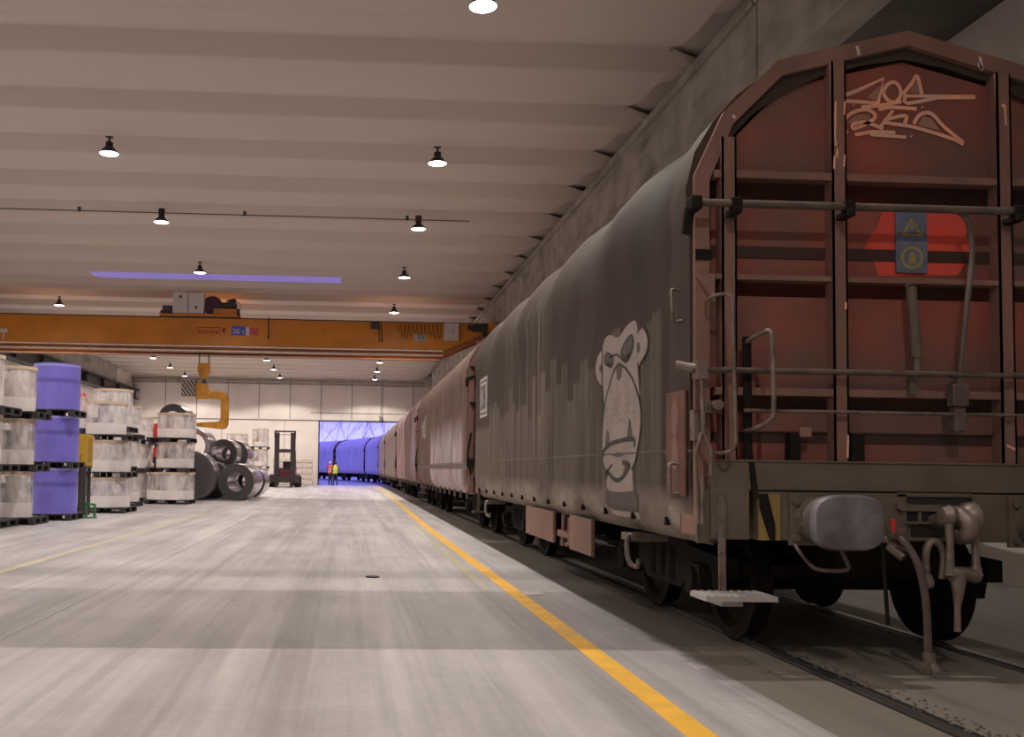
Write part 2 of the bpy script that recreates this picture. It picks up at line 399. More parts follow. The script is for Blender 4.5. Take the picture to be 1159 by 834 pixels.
for x, rw in rows.items():
    for i, y in enumerate(YS):
        z = 7.69
        o = LP if first else copy_tree(LP); first = False
        o.location = (x, y, z); o['label'] = 'ceiling lamp %s, %s' % (rw, order[i])
        o['group'] = 'high-bay lamps under the ribbed ceiling'
        if y == 24.7: MB().cyl((0,0,.2),(0,0,.36),.085,n=16).build('ballast', M_black, o)
        li = bpy.data.lights.new('bulb', 'SPOT'); li.energy = LAMP_POWER; li.color = LAMP_COL; li.spot_size = math.radians(160); li.spot_blend = .85
        if y > 66: li.spot_size = math.radians(139); li.spot_blend = .18; li.shadow_soft_size = .035
        li.energy *= 1.75 if y > 30 else (1.3 if y > 12 else ((.9 if y < -5 else 1.05))); lo = bpy.data.objects.new('bulb', li); COL.objects.link(lo); lo.parent = o; lo.location = (0, 0, -.06)

for i, y in enumerate((14.0, 26.0)):  # unseen lamps added to brighten the side aisle wall
    o = copy_tree(LP); o.location = (7.2, y, 6.7); o['label'] = 'added unseen fill lamp in the narrow side aisle behind the train, %s' % ('nearer', 'farther')[i]
    for c_ in o.children:
        if c_.type == 'LIGHT': c_.data = c_.data.copy(); c_.data.energy = 450

# ------------------------------------------------------------------ freight wagon
A = 3.81
PROF = [(-1.36,.80),(-1.44,.88),(-1.50,1.0),(-1.52,1.2),(-1.52,2.0),(-1.52,2.95),(-1.535,3.2),(-1.465,3.45),(-1.33,3.68),(-1.17,3.86),(-.94,4.035),(-.62,4.18),(-.3,4.27),(0,4.32)]
PROF_S = PROF+[(-x, z) for x, z in reversed(PROF[:-1])]
def sx(z):
    for (x0, z0), (x1, z1) in zip(PROF, PROF[1:]):
        if z0 <= z <= z1: return x0+(x1-x0)*(z-z0)/(z1-z0)
    return -1.52
OUT = [(-1.5,.87),(-1.5,3.305),(-1.30,3.74),(-.92,4.117),(0,4.36),(.92,4.117),(1.30,3.74),(1.5,3.305),(1.5,.87)]
INN = [(-1.38,.87),(-1.36,3.24),(-1.17,3.62),(-.84,3.96),(0,4.17),(.84,3.96),(1.17,3.62),(1.36,3.24),(1.38,.87)]

INF = [(-1.40,.87),(-1.40,3.27),(-1.235,3.66),(-.885,4.015),(0,4.255),(.885,4.015),(1.235,3.66),(1.40,3.27),(1.40,.87)]
def tarp_mat(name, lo, hi, kind):
    b = NB(name, .72); b.p.inputs['Specular IOR Level'].default_value = .28
    n = b.noise(1.1, (1,1,.5), detail=8)
    base = b.mix(b.ramp(n, .3, .7), lo, hi)
    base = b.mix(b.ramp(b.noise(30, (1,1,1), detail=3), .3, .7, 0, .12), base, (.03,.025,.022))
    streak = b.noise(4.5, (1, 1.6, .10), loc=(2,1,0), detail=7, rough=.7)
    if kind == 'near':
        # buffed lower half: vertical roller strips with stepped tops
        rnd = b.white(b.Y, 3.6); top = b.math('ADD', 1.95, b.math('MULTIPLY', rnd, .62))
        m1 = b.math('MULTIPLY', b.ramp(b.math('SUBTRACT', top, b.Z), -.015, .03), b.band(b.Y, .62, 9.1, .02))
        strip = b.ramp(b.white(b.Y, 9.0), 0, 1, .25, 1)
        base = b.mix(b.math('MULTIPLY', m1, b.math('MULTIPLY', strip, .75)), base, (.165,.137,.110))
        base = b.mix(b.math('MULTIPLY', m1, b.ramp(streak, .5, .66, 0, .5)), base, (.26,.225,.185))
        m2 = b.math('MULTIPLY', b.ramp(b.Z, 2.05, 1.95), b.ramp(b.Y, 9.0, 9.1))
        base = b.mix(b.math('MULTIPLY', m2, .7), base, (.18,.145,.12))
        # pale runs coming down from the roof
        dr = b.math('MULTIPLY', b.band(b.Y, 4.9, 7.4, .3), b.ramp(b.noise(7, (1,1.5,.05), detail=5, rough=.7), .52, .64))
        base = b.mix(b.math('MULTIPLY', dr, b.math('MULTIPLY', b.band(b.Z, 1.5, 3.5, .3), .5)), base, (.30,.25,.24))
        base = b.mix(b.math('MULTIPLY', b.band(b.Z, .84, 1.12, .08), b.ramp(b.noise(3, (1,.5,1)), .35, .6, .15, .95)), base, (.34,.30,.27))
    elif kind == 'pale_patch':
        m1 = b.math('MULTIPLY', b.band(b.Y, .8, 8.2, .35), b.ramp(b.math('ADD', b.Z, b.math('MULTIPLY', b.noise(2.2,(1,2,.3)), .9)), 2.9, 2.3))
        base = b.mix(b.math('MULTIPLY', m1, b.ramp(streak, .36, .60, .15, .9)), base, (.62,.53,.58))
        base = b.mix(b.band(b.Z, 1.30, 1.42, .02), base, (.17,.13,.13))
    elif kind == 'rusty':
        base = b.mix(b.ramp(streak, .45, .6), base, (.34,.18,.13))
        base = b.mix(b.math('MULTIPLY', b.ramp(b.noise(.7, (1,1.5,.6), loc=(7,3,1)), .48, .6), .8), base, (.40,.34,.46))
    else:
        base = b.mix(b.ramp(streak, .5, .7, 0, .4), base, tuple(min(1, c*1.6) for c in hi))
    base = b.mix(b.math('MULTIPLY', b.band(b.Z, 1.425, 1.44, .004), .7), base, (.32,.27,.25) if kind == 'near' else lo)
    b.bump(b.noise(3, (1,1,.3), detail=7), .25)
    return b.done(base)
T_near = tarp_mat('grey_brown_tarpaulin', (.046,.031,.025), (.074,.051,.041), 'near')
T_two = tarp_mat('ribbed_reddish_tarpaulin', (.125,.078,.064), (.19,.122,.10), 'pale_patch')
T_three = tarp_mat('stained_mauve_tarpaulin', (.20,.13,.12), (.30,.21,.205), 'rusty')
T_four = tarp_mat('dusty_brown_tarpaulin', (.20,.145,.13), (.29,.22,.20), 'plain')
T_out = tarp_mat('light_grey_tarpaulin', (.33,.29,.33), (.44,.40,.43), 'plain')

M_end = mat('red_brown_wagon_paint', (.30,.075,.055), .6, var=.2, scale=1.6, col2=(.17,.09,.072), fac2=(.38,.58), scale2=1.1, bump=.15, bscale=14)
M_post = mat('dusty_red_brown_paint', (.235,.125,.10), .6, var=.2, scale=2.5, stretch=(1,1,.4), col2=(.17,.11,.09), fac2=(.5,.72), scale2=3, stretch2=(1,1,.25), bump=.1, bscale=20)
M_head = mat('dusty_grey_brown_steel', (.135,.108,.085), .7, var=.2, scale=3, stretch=(.3,1,1), col2=(.10,.078,.06), fac2=(.5,.75), scale2=2.5, bump=.15, bscale=20)
M_under = mat('sooty_underframe_steel', (.018,.014,.012), .85, spec=.15, var=.3, scale=5)
M_wheel = mat('dark_wheel_steel', (.014,.011,.010), .8, spec=.15, var=.3, scale=6)
M_worn = mat('worn_grey_steel', (.20,.16,.14), .45, metal=.35, var=.25, scale=7, col2=(.10,.06,.045), fac2=(.5,.7), scale2=9)
M_pipe = mat('dusty_pipe_steel', (.12,.09,.08), .5, metal=.2, var=.25, scale=7)
M_rust = mat('pinkish_box_paint', (.26,.155,.125), .65, var=.1, scale=2)
M_buffer = mat('greased_buffer_steel', (.25,.235,.27), .5, metal=.4, var=.12, scale=4, col2=(.14,.125,.14), fac2=(.35,.6), scale2=5)
M_paleg = mat('pale_graffiti_paint', (.42,.36,.335), .7, var=.12, scale=5)
M_darkg = mat('dark_graffiti_outline', (.05,.042,.04), .7, var=.15, scale=6)
M_midg = mat('grey_graffiti_shade', (.12,.10,.092), .7, var=.15, scale=6)
M_orangeg = mat('salmon_marker_paint', (.92,.42,.27), .6, var=.12, scale=9, col2=(.75,.46,.38), fac2=(.4,.65), scale2=5)
M_hazeg = mat('thin_salmon_overspray', (.38,.19,.15), .6, var=.1, scale=9)
M_fluo = mat('fluorescent_red_paint', (.75,.085,.06), .55, var=.12, scale=3)
M_signb = mat('faded_blue_sign', (.13,.16,.25), .5, var=.2, scale=12)
M_signy = mat('faded_yellow_sign', (.33,.26,.07), .55, var=.2, scale=12)
M_hazy = mat('hazard_yellow', (.27,.19,.06), .6, var=.2)
M_wpaint = mat('off_white_paint', (.58,.54,.50), .6, var=.08, scale=8)

def flat(parts, name, material, parent, mapf, th=None):
    """thin paint: 2D polygons mapped on a surface through mapf(u,v,offset)"""
    import bmesh
    o_ = MB()
    for poly, off in parts:
        bm = bmesh.new(); vs = [bm.verts.new((u, v, 0)) for u, v in poly]
        for t in tessellate_polygon([[Vector((u, v, 0)) for u, v in poly]]):
            try: bm.faces.new([vs[i] for i in t])
            except ValueError: pass
        zs = [v for u, v in poly]
        for zc in (.88, .94, 1.0, 1.1, 1.2, 2.95, 3.2, 3.45):
            if min(zs) < zc < max(zs):
                bmesh.ops.bisect_plane(bm, geom=bm.verts[:]+bm.edges[:]+bm.faces[:], plane_co=(0, zc, 0), plane_no=(0, 1, 0))
        bm.verts.index_update()
        o_.add([mapf(v.co.x, v.co.y, off) for v in bm.verts], [[v.index for v in f.verts] for f in bm.faces]); bm.free()
    return o_.build(name, material, parent)
def ribbon(pts, w, smooth=True, closed=False):
    P = smoothpath([(u, v, 0) for u, v in pts], 5, closed) if smooth else [Vector((u, v, 0)) for u, v in pts]
    if closed: P.append(P[0])
    n = len(P); a = []; b = []
    for i, p in enumerate(P):
        d = (P[min(i+1, n-1)]-P[max(i-1, 0)])
        d = d.normalized() if d.length > 0 else Vector((1,0,0)); s = Vector((-d.y, d.x, 0)); q = w/2
        a.append(p+s*q); b.append(p-s*q)
    return [[(a[i].x, a[i].y), (a[i+1].x, a[i+1].y), (b[i+1].x, b[i+1].y), (b[i].x, b[i].y)] for i in range(n-1)]
def side_map(u, v, off): return (sx(v)-off, u, v)

def canopy(L, material, parent, ripple, hoop):
    m = MB(); n = len(PROF_S); ny = int(L*9)
    for i in range(ny+1):
        y = .045+(L-.09)*i/ny
        ph = math.cos(2*PI*y/hoop)
        for x, z in PROF_S:
            wgt = max(0, min(1, (z-2.9)/.5)) if ripple < 0 else 1
            r = abs(ripple)*(ph if ripple > 0 else ph)*wgt
            cx, cz = 0, 2.2; d = Vector((x-cx, z-cz)); d.normalize()
            if z < 1.1: r = 0
            m.v.append((x+d.x*r, y, z+d.y*r))
    for i in range(ny):
        for k in range(n-1): q = i*n+k; m.f.append((q, q+1, q+n+1, q+n))
    e0 = len(m.v)
    for y in (.045, L-.045): m.v += [(x*.93, y, 2.2+(z-2.2)*.93) for x, z in PROF_S]
    for k in range(n-1): m.f += [(k, k+1, e0+k+1, e0+k), (ny*n+k, e0+n+k, e0+n+k+1, ny*n+k+1)]
    # turned-in hem below and end closures
    b0 = len(m.v)
    for i in range(ny+1):
        y = .045+(L-.09)*i/ny; m.v += [(-1.30, y, .82), (1.30, y, .82)]
    for i in range(ny):
        q = i*n; w = b0+2*i; m.f += [(q, q+n, w+2, w), (q+n-1, w+1, w+3, q+2*n-1)]
    return m.build('tarpaulin', material, parent, smooth=True)

def wheel_mb(x, y, s):
    m = MB(); pr = [(.001,-.07),(.09,-.09),(.10,-.05),(.36,-.03),(.40,-.065),(.46,-.065),(.46,.055),(.49,.065),(.49,.085),(.40,.085),(.36,.02),(.10,.04),(.001,.05)]
    m.lathe([(r*.935, h*-s) for r, h in pr], (x, y, .462), 'x', 36); return m
def bogie(yc, parent, detail):
    # bogie frame is the part, wheels and boxes are its sub-parts
    m = MB()
    for s in (-1, 1):
        xo = s*1.0
        poly = [(yc-1.32,.50),(yc-1.32,.66),(yc-.62,.70),(yc-.45,.80),(yc+.45,.80),(yc+.62,.70),(yc+1.32,.66),(yc+1.32,.50),(yc+1.12,.50),(yc+1.05,.58),(yc+.7,.58),(yc+.45,.34),(yc-.45,.34),(yc-.7,.58),(yc-1.05,.58),(yc-1.12,.50)]
        m.prism(poly, xo-.06, xo+.06, 'x')
        for q in (-.25, 0, .25): m.cyl((xo+s*.03, yc+q, .40), (xo+s*.03, yc+q, .66), .07, n=12)
    m.box(-1.0, 1.0, yc-.2, yc+.2, .52, .78); m.box(-.9, .9, yc-1.30, yc-1.2, .52, .62); m.box(-.9, .9, yc+1.2, yc+1.30, .52, .62)
    b = m.build('bogie', M_under, parent)
    for dy in (-.9, .9):
        a = MB(); a.cyl((-1.02, yc+dy, .462), (1.02, yc+dy, .462), .075, n=14); a.build('axle', M_wheel, b)
        for s in (-1, 1):
            wheel_mb(s*.75, yc+dy, -s).build('wheel', M_wheel, b, smooth=True)
            q = MB(); q.box(s*1.0-.13, s*1.0+.13, yc+dy-.13, yc+dy+.13, .34, .58); q.cyl((s*1.12, yc+dy, .462), (s*1.17, yc+dy, .462), .10, n=14)
            q.cyl((s*1.0, yc+dy-.22, .40), (s*1.0, yc+dy-.22, .62), .06, n=10); q.cyl((s*1.0, yc+dy+.22, .40), (s*1.0, yc+dy+.22, .62), .06, n=10)
            q.build('axle_box', M_under, b, bevel=.01)
    return b
def buffer(x, yface, sgn, parent, z=.985, near=False):
    # sgn -1: faces -y (the near end)
    d = sgn
    m = MB()
    hs = [(.20,0),(.20,.03),(.155,.03),(.14,.18),(.125,.34)]
    if near:
        # squared casting around the shank
        m.box(x-.20, x+.17, yface-.03, yface+.0, z-.17, z+.17)
        for bx in (-.16, .12):
            for bz in (-.12, .12): m.cyl((x+bx, yface-.03, z+bz), (x+bx, yface-.055, z+bz), .024, n=8)
        m.tube([(x, yface-.02, z), (x, yface-.14, z), (x, yface-.30, z)], [.165,.15,.14], 20)
    else: m.lathe([(r, h*d) for r, h in hs], (x, yface, z), 'y', 20)
    h = m.build('buffer', M_head, parent, smooth=True)
    m = MB(); n = 40; L0 = .30; L1 = .44
    m.cyl((x, yface+d*.28, z), (x, yface+d*L0+d*.06, z), .10, n=18)
    def ring(sc, dy):
        out = []
        for k in range(n):
            t = 2*PI*k/n; c, q = math.cos(t), math.sin(t)
            ex = .235*sc*math.copysign(abs(c)**.62, c); ez = .175*sc*math.copysign(abs(q)**.62, q)
            out.append((x+ex, yface+d*dy, z+ez))
        return out
    rs = [ring(.35, L0+.02), ring(.93, L0+.05), ring(1, L0+.065), ring(1, L1-.045), ring(.93, L1-.02), ring(.6, L1-.004), ring(.15, L1)]
    b0 = len(m.v)
    for r in rs: m.v += r
    for i in range(len(rs)-1):
        for k in range(n): m.f.append((b0+i*n+k, b0+i*n+(k+1) % n, b0+(i+1)*n+(k+1) % n, b0+(i+1)*n+k))
    m.f.append(tuple(b0+k for k in range(n))); m.f.append(tuple(b0+(len(rs)-1)*n+k for k in range(n)))
    m.build('buffer_head', M_buffer, h, smooth=True)
    return h

def clipz(poly, a, b):
    def cut(P, inside, z):
        out = []
        for i in range(len(P)):
            p, q = P[i], P[(i+1) % len(P)]
            if inside(p): out.append(p)
            if inside(p) != inside(q): t = (z-p[1])/(q[1]-p[1]); out.append((p[0]+(q[0]-p[0])*t, z))
        return out
    P = cut(poly, lambda p: p[1] >= a, a)
    return cut(P, lambda p: p[1] <= b, b)
def wagon(label, y0, L, material, ripple, hoop, loc=None, rz=0, near=False):
    w = thing('freight_wagon', label, 'railway wagon', loc or (A, y0, 0), rz)
    canopy(L, material, w, ripple, hoop)
    for e, (ya, sg) in enumerate(((0, 1), (L, -1))):
        y = lambda q: ya+sg*q
        m = MB()
        for za, zb_ in ((3.285, 9), (2.59, 3.165), (1.81, 2.495), (0, 1.70)): m.prism(clipz(INN, za, zb_), y(.08), y(.105))
        m.prism(OUT, y(.27), y(.29))
        m.build('end_wall', M_end, w)
        m = MB(); n = len(OUT)
        for q in (0, .28):
            m.v += [(x, y(q), z) for x, z in OUT]+[(x, y(q), z) for x, z in INF]
        for i in range(n-1):
            a = i; b = i+1
            m.f += [(a, b, n+b, n+a), (2*n+a, 2*n+n+a, 2*n+n+b, 2*n+b), (a, 2*n+a, 2*n+b, b), (n+a, n+b, 3*n+b, 3*n+a)]
        m.build('end_frame', M_post, w)
        if e == 0 or not near:
            for px, zt in ((-1.275, 3.56), (-.51, 4.11), (.655, 4.07), (1.275, 3.56)):
                m = MB(); m.box(px-.05, px+.05, y(-.03), y(-.018), 1.37, zt); m.box(px-.05, px-.037, y(-.03), y(.08), 1.37, zt); m.box(px+.037, px+.05, y(-.03), y(.08), 1.37, zt)
                m.build('end_post', M_post, w)
        m = MB()
        for zt, zb in ((3.335, 3.285), (2.625, 2.59), (1.86, 1.81)): m.box(-1.37, 1.37, y(-.02), y(.09), zb, zt)
        m.build('cross_rib', M_post, w)
        m = MB()
        for z0, z1 in ((2.76, 2.84), (1.50, 1.565)):
            m.prism([(z0-.03 if False else z0, 0), (z1, 0)], 0, 0) if False else None
            m.box(-1.36, 1.36, y(.07), y(.09), z0, z1)
        m.build('corrugation_shade_strips', M_under if False else mat('painted_groove_shade', (.05,.02,.016), .7), w)  # dark strip colour paints the shade of the end wall recesses
        # headstock
        m = MB(); m.box(-1.41, 1.41, y(-.05), y(.16), 1.175, 1.37); m.box(-1.41, 1.41, y(-.06), y(-.05), 1.36, 1.375); m.build('headstock', M_head, w, bevel=.006)
        m = MB(); m.box(-1.10, 1.10, y(-.055), y(.2), .845, 1.165)
        m.build('buffer_beam', M_head, w, bevel=.004)
        for bx in (-.70, .80) if (near and e == 0) else (-.875, .875):
            buffer(bx, y(-.055), -sg, w, near=(near and e == 0))
    m = MB(); m.box(-1.30, 1.30, .2, L-.2, .98, 1.16); m.box(-.35, .35, .25, L-.25, .62, .98)
    for s in (-1, 1): m.box(s*1.28-.05, s*1.28+.05, .2, L-.2, .86, 1.1)
    for q in (-.52, .5):
        for k in range(3): m.box(-1.25, 1.25, L/2+q*2+k*.05-.02, L/2+q*2+k*.05, .7, 1.0)
    for s in (-1, 1): m.tube([(s*.6, 2.9, .7), (s*.6, L/2-1, .45), (s*.6, L/2+1, .45), (s*.6, L-2.9, .7)], .035, 8)
    m.cyl((-.9, L/2+.9, .62), (.2, L/2+.9, .62), .18, n=16)
    m.build('underframe', M_under, w)
    bogie(1.95, w, near); bogie(L-1.95, w, near)
    # hook gear between wagons
    if not near:
        for ya, sg in ((0, 1), (L, -1)):
            m = MB(); m.box(-.05, .05, ya-sg*.30 if sg > 0 else ya, ya if sg > 0 else ya+.30, .93, 1.03); m.build('draw_hook', M_worn, w)
            for s in (-1, 1):
                m = MB(); m.tube([(s*1.42, ya-sg*.03, 3.1), (s*1.55, ya-sg*.05, 3.05), (s*1.55, ya-sg*.05, 2.9)], .03, 8); m.tube([(s*1.46, ya-sg*.06, 1.2), (s*1.53, ya-sg*.08, 1.6), (s*1.46, ya-sg*.06, 2.0)], .02, 8)
                m.prism([(s*1.50, 2.60), (s*1.25, 2.60), (s*1.27, 2.32)], ya-sg*.03, ya-sg*.08); m.prism([(s*1.50, 3.30), (s*1.25, 3.30), (s*1.27, 3.05)], ya-sg*.03, ya-sg*.08)
                m.box(min(s*1.54, s*1.36), max(s*1.54, s*1.36), ya-sg*.12 if sg > 0 else ya, ya if sg > 0 else ya+.12, 1.35, 1.5)
                m.build('locking_lever', M_under, w)
                m = MB(); m.box(s*1.3-.13, s*1.3+.13, min(ya, ya-sg*.28), max(ya, ya-sg*.28), .47, .50); m.bar((s*1.3, ya-sg*.06, .5), (s*1.3, ya-sg*.06, 1.2), .05, .02); m.build('step', M_worn, w)
        if material is not T_out:
            for k in range(12):
                yy = .5+k*(L-1)/11
                h = MB(); h.box(-1.47, -1.43, yy-.03, yy+.03, .70, .86); h.build('tarp_strap', M_worn, w)
    return w

NW = wagon('nearest grey-brown covered wagon with ape graffiti on its side', 6.15, 10.85, T_near, -.030, 2.1, near=True)
Y2 = [(18.08, 13.1), (32.26, 13.15), (46.49, 13.2), (60.77, 13.0)]
SW = wagon('second wagon from the camera, reddish ribbed tarpaulin with pale scribbled patch', Y2[0][0], Y2[0][1], T_two, .014, .62)
wagon('third wagon from the camera, mauve and rust stained tarpaulin', Y2[1][0], Y2[1][1], T_three, .014, .9)
wagon('fourth wagon from the camera, dusty brown, half lit by the doorway', Y2[2][0], Y2[2][1], T_four, .014, .9)
wagon('fifth wagon from the camera, standing in the doorway', Y2[3][0], Y2[3][1], T_four, .014, .9)
P = []
for a_ in ([(9.6,2.2),(9.6,2.85),(9.75,2.86)], [(9.95,2.22),(9.95,2.82),(10.2,2.7),(10.2,2.35),(9.95,2.22)], [(10.4,2.25),(10.4,2.75),(10.55,2.5),(10.7,2.75),(10.7,2.25)], [(10.9,2.2),(10.9,2.6),(11.1,2.62)]): P += [(q, .004) for q in ribbon(a_, .09, False)]
flat(P, 'painted_lettering', M_wpaint, SW, lambda u, v, off: (sx(v)-.03-off, u, v))['label'] = 'small illegible white lettering'
def curve_wagon(label, p0, p1):
    dx, dy = p1[0]-p0[0], p1[1]-p0[1]; L = math.hypot(dx, dy); rz = math.atan2(-dx, dy)
    return wagon(label, 0, L, T_out, .012, 1.6, loc=(p0[0], p0[1], 0), rz=rz)
curve_wagon('blue-lit wagon outdoors just past the doorway, nearest of the outdoor ones', (3.80,74.85), (3.0,87.0))
curve_wagon('blue-lit wagon outdoors at the right, where the track begins to bend', (2.85,88.15), (.05,99.9))
curve_wagon('blue-lit wagon outdoors behind the two workers', (-.30,101.0), (-4.6,112.2))
curve_wagon('blue-lit wagon outdoors at the left edge of the doorway', (-5.05,113.2), (-10.6,123.9))

# ---- details on the near wagon --------------------------------------------------
w = NW
def tube_part(name, path, r, material, parent=w, n=10, label=None):
    o = MB().tube(path, r, n).build(name, material, parent, smooth=True)
    if label: o['label'] = label
    return o
# long pipes across the end
tube_part('locking_shaft', [(-1.56,-.14,3.07),(1.5,-.14,3.07)], .026, M_pipe)
for px in (-1.275, -.51, .655, 1.275):
    MB().box(px-.03, px+.03, -.18, -.03, 3.0, 3.045).box(px-.04, px+.035, -.172, -.108, 3.035, 3.108).build('shaft_bracket', M_under, w, bevel=.01)
MB().box(-1.585,-1.51,-.175,-.04,3.02,3.115).prism([(-1.62,2.88),(-1.56,2.86),(-1.53,3.05),(-1.60,3.06)],-.10,-.05).build('shaft_end_clamp', M_under, w, bevel=.015)
tube_part('lower_shaft', [(-1.56,-.10,1.965),(1.5,-.10,1.965)], .020, M_pipe)
tube_part('grab_bar', [(-1.2,-.08,1.70),(1.5,-.08,1.70)], .013, M_worn)
# corner gussets
for z in (2.62,): MB().prism([(-1.5,z),(-1.38,z),(-1.38,z-.19)], -.04, .0).build('corner_gusset', M_post, w)
MB().box(-1.50,-1.385,-.012,.0,2.72,2.79).build('edge_stripe', M_under, w)
# handrails
def hr(pts, r=.012): return smoothpath(pts, 4)
tube_part('handrail', hr([(-1.43,-.03,2.44),(-1.43,-.16,2.45),(-1.34,-.20,2.44),(-1.325,-.20,2.3),(-1.31,-.20,1.6),(-1.315,-.20,1.46),(-1.36,-.16,1.42),(-1.40,-.03,1.42)]), .012, M_worn, label='thin worn handrail left of the first post')
tube_part('handrail', hr([(-1.16,-.02,2.16),(-1.15,-.16,2.19),(-1.10,-.24,2.21),(-1.085,-.25,2.1),(-1.08,-.25,1.72),(-1.09,-.24,1.64),(-1.15,-.14,1.58),(-1.17,-.02,1.57)]), .016, M_worn, label='thick bent handrail right of the first post')
MB().bar((-1.16,-.03,2.2),(-1.155,-.03,1.35),.05,.03,(0,1,0)).bar((-1.16,-.03,1.55),(-1.12,-.07,1.12),.035,.02,(0,1,0)).build('handrail_support', M_under, w)
MB().box(-.86,-.79,-.02,.05,1.37,1.56).build('support_stub', M_under, w); MB().box(-.44,-.35,-.02,.05,1.37,1.56).build('support_stub', M_under, w)
MB().box(-.80,-.72,-.03,-.018,1.535,1.60).build('tag_plate', M_rust, w)
# telescopic strut and cable
MB().tube([(-.02,.05,2.62),(-.02,-.03,2.56)],.03,10).tube([(-.02,-.03,2.56),(-.005,-.06,2.08)],.034,12).tube([(-.005,-.06,2.1),(-.01,-.07,1.92)],.02,10).box(-.055,-.0,-.06,-.02,1.83,1.95).build('gas_strut', M_head, w)
tube_part('lever_cable', smoothpath([(.27,-.10,3.07),(.33,-.11,3.0),(.36,-.11,2.8),(.33,-.10,2.5),(.30,-.09,2.2),(.27,-.09,1.95),(.26,-.09,1.6)],5), .018, M_pipe)
MB().box(.20,.31,-.13,-.05,1.75,1.90).box(.22,.30,-.11,-.04,1.58,1.75).build('latch_box', M_pipe, w, bevel=.01)
# sign, paint and tag on the recessed end wall
k_ = 1.0045
def rp(u, v, off=0): return ((A+u)*k_-A, .079-off, 1.28+(v-1.28)*k_)
flat([([(-.26,2.92),(-.20,3.0),(-.17,3.10),(-.05,3.13),(.40,3.12),(.45,3.02),(.42,2.95),(.47,2.88),(.40,2.72),(.36,2.67),(-.20,2.65),(-.24,2.78),(-.30,2.82)], .002)], 'paint_patch', M_fluo, w, rp)['label'] = 'bright fluorescent red paint patch'
sg_ = MB(); sg_.box(rp(-.085,0)[0], rp(.135,0)[0], .058, .068, rp(0,2.675)[2], rp(0,3.095)[2]); so = sg_.build('warning_sign', M_signb, w); so['label'] = 'blue warning sign with yellow symbols'
def sgp(u, v, off=0): q = rp(u, v); return (q[0], .0575-off, q[2])
flat([([(-.055,2.93),(.108,2.93),(.027,3.06)], 0)], 'warning_triangle', M_signy, so, sgp)
flat([([(-.02,2.945),(.075,2.945),(.027,3.03)], .001)], 'triangle_inside', M_signb, so, sgp)
bolt = [(.035,3.02),(.01,2.985),(.03,2.985),(.015,2.955),(.05,2.995),(.03,2.995),(.045,3.02)]
flat([(bolt, .002)], 'lightning_symbol', M_signy, so, sgp)
flat([(p, 0) for p in ribbon([(.027+.07*math.cos(t*PI/8), 2.78+.07*math.sin(t*PI/8)) for t in range(16)], .02, True, True)]+[([(.0,2.74),(.055,2.74),(.05,2.80),(.027,2.82),(.005,2.80)], .001)], 'round_symbol', M_signy, so, sgp)
TAG = [[(-0.514, 3.871), (-0.34, 3.942), (-0.149, 4.035), (-0.189, 3.861), (-0.341, 3.864), (-0.514, 3.871)], [(-0.155, 3.938), (-0.122, 3.993), (-0.073, 4.011), (-0.035, 3.974), (-0.03, 3.92), (-0.069, 3.87), (-0.123, 3.885), (-0.155, 3.938)], [(-0.014, 3.926), (0.053, 4.01), (0.091, 4.06), (0.122, 3.931)], [(-0.003, 3.916), (0.506, 3.93)], [(0.506, 3.923), (0.237, 3.913), (0.105, 3.88), (0.018, 3.863), (-0.004, 3.878), (0.002, 3.916)], [(-0.309, 3.825), (-0.156, 3.846), (-0.025, 3.877)], [(-0.189, 3.813), (-0.102, 3.834), (0.083, 3.827)], [(-0.445, 3.723), (-0.374, 3.785), (-0.276, 3.81), (-0.217, 3.779), (-0.234, 3.736), (-0.359, 3.673), (-0.369, 3.705), (-0.277, 3.718), (-0.158, 3.679)], [(-0.359, 3.63), (-0.235, 3.655), (-0.072, 3.655)], [(-0.251, 3.633), (0.004, 3.625)], [(-0.086, 3.811), (-0.18, 3.689)], [(-0.006, 3.722), (0.0, 3.776), (-0.158, 3.728), (0.059, 3.697), (0.331, 3.625), (0.412, 3.585)], [(0.06, 3.719), (0.087, 3.768), (0.126, 3.796), (0.191, 3.793), (0.277, 3.704), (0.412, 3.601)], [(-0.368, 3.841), (-0.363, 3.836)], [(0.118, 3.841), (0.123, 3.836)], [(-0.419, 3.651), (-0.412, 3.646)], [(0.037, 3.634), (0.043, 3.629)]]
P = []
for i, s_ in enumerate(TAG):
    P += [(q, .004+.0004*i) for q in ribbon(s_, .026 if len(s_) > 2 else .022, smooth=(len(s_) > 3 and i not in (0, 4)))]
flat(P, 'graffiti_tag', M_orangeg, w, rp)['label'] = 'salmon scrawled graffiti tag in two lines'
flat([([(-.27,3.90),(-.17,3.99),(-.19,3.87)], .002), ([(.03,3.94),(.09,4.03),(.11,3.94)], .002), ([(.09,3.715),(.13,3.78),(.19,3.77),(.25,3.68)], .002), ([(-.42,3.71),(-.36,3.77),(-.26,3.78),(-.24,3.745),(-.33,3.72)], .002)], 'graffiti_shading', M_hazeg, w, rp)
# pale scuffs and chalk marks on posts and frame
def fmap(u, v, off): return (u, -.0315-off, v)
flat([(p, .001) for s_ in ([(-.535,3.83),(-.54,3.6),(-.535,3.52)], [(-.525,3.5),(-.53,3.44)], [(-.47,3.83),(-.475,3.74)], [(-.475,3.46),(-.48,3.38)], [(-.545,3.45),(-.55,3.36)], [(-.47,1.55),(-.475,1.40)], [(-.475,2.45),(-.48,2.40)], [(.64,3.83),(.66,3.84),(.665,3.7)], [(.63,1.5),(.69,1.47)]) for p in ribbon(s_, .014)], 'chalk_marks', M_orangeg, w, fmap)
def frmap(u, v, off): return (u, -.002-off, v)
flat([(p, .001) for s_ in ([(-.365,4.235),(-.35,4.17)], [(.50,4.15),(.52,4.10),(.51,4.19)], [(-1.24,3.72),(-1.22,3.70)]) for p in ribbon(s_, .022)], 'frame_marks', M_wpaint, w, frmap)
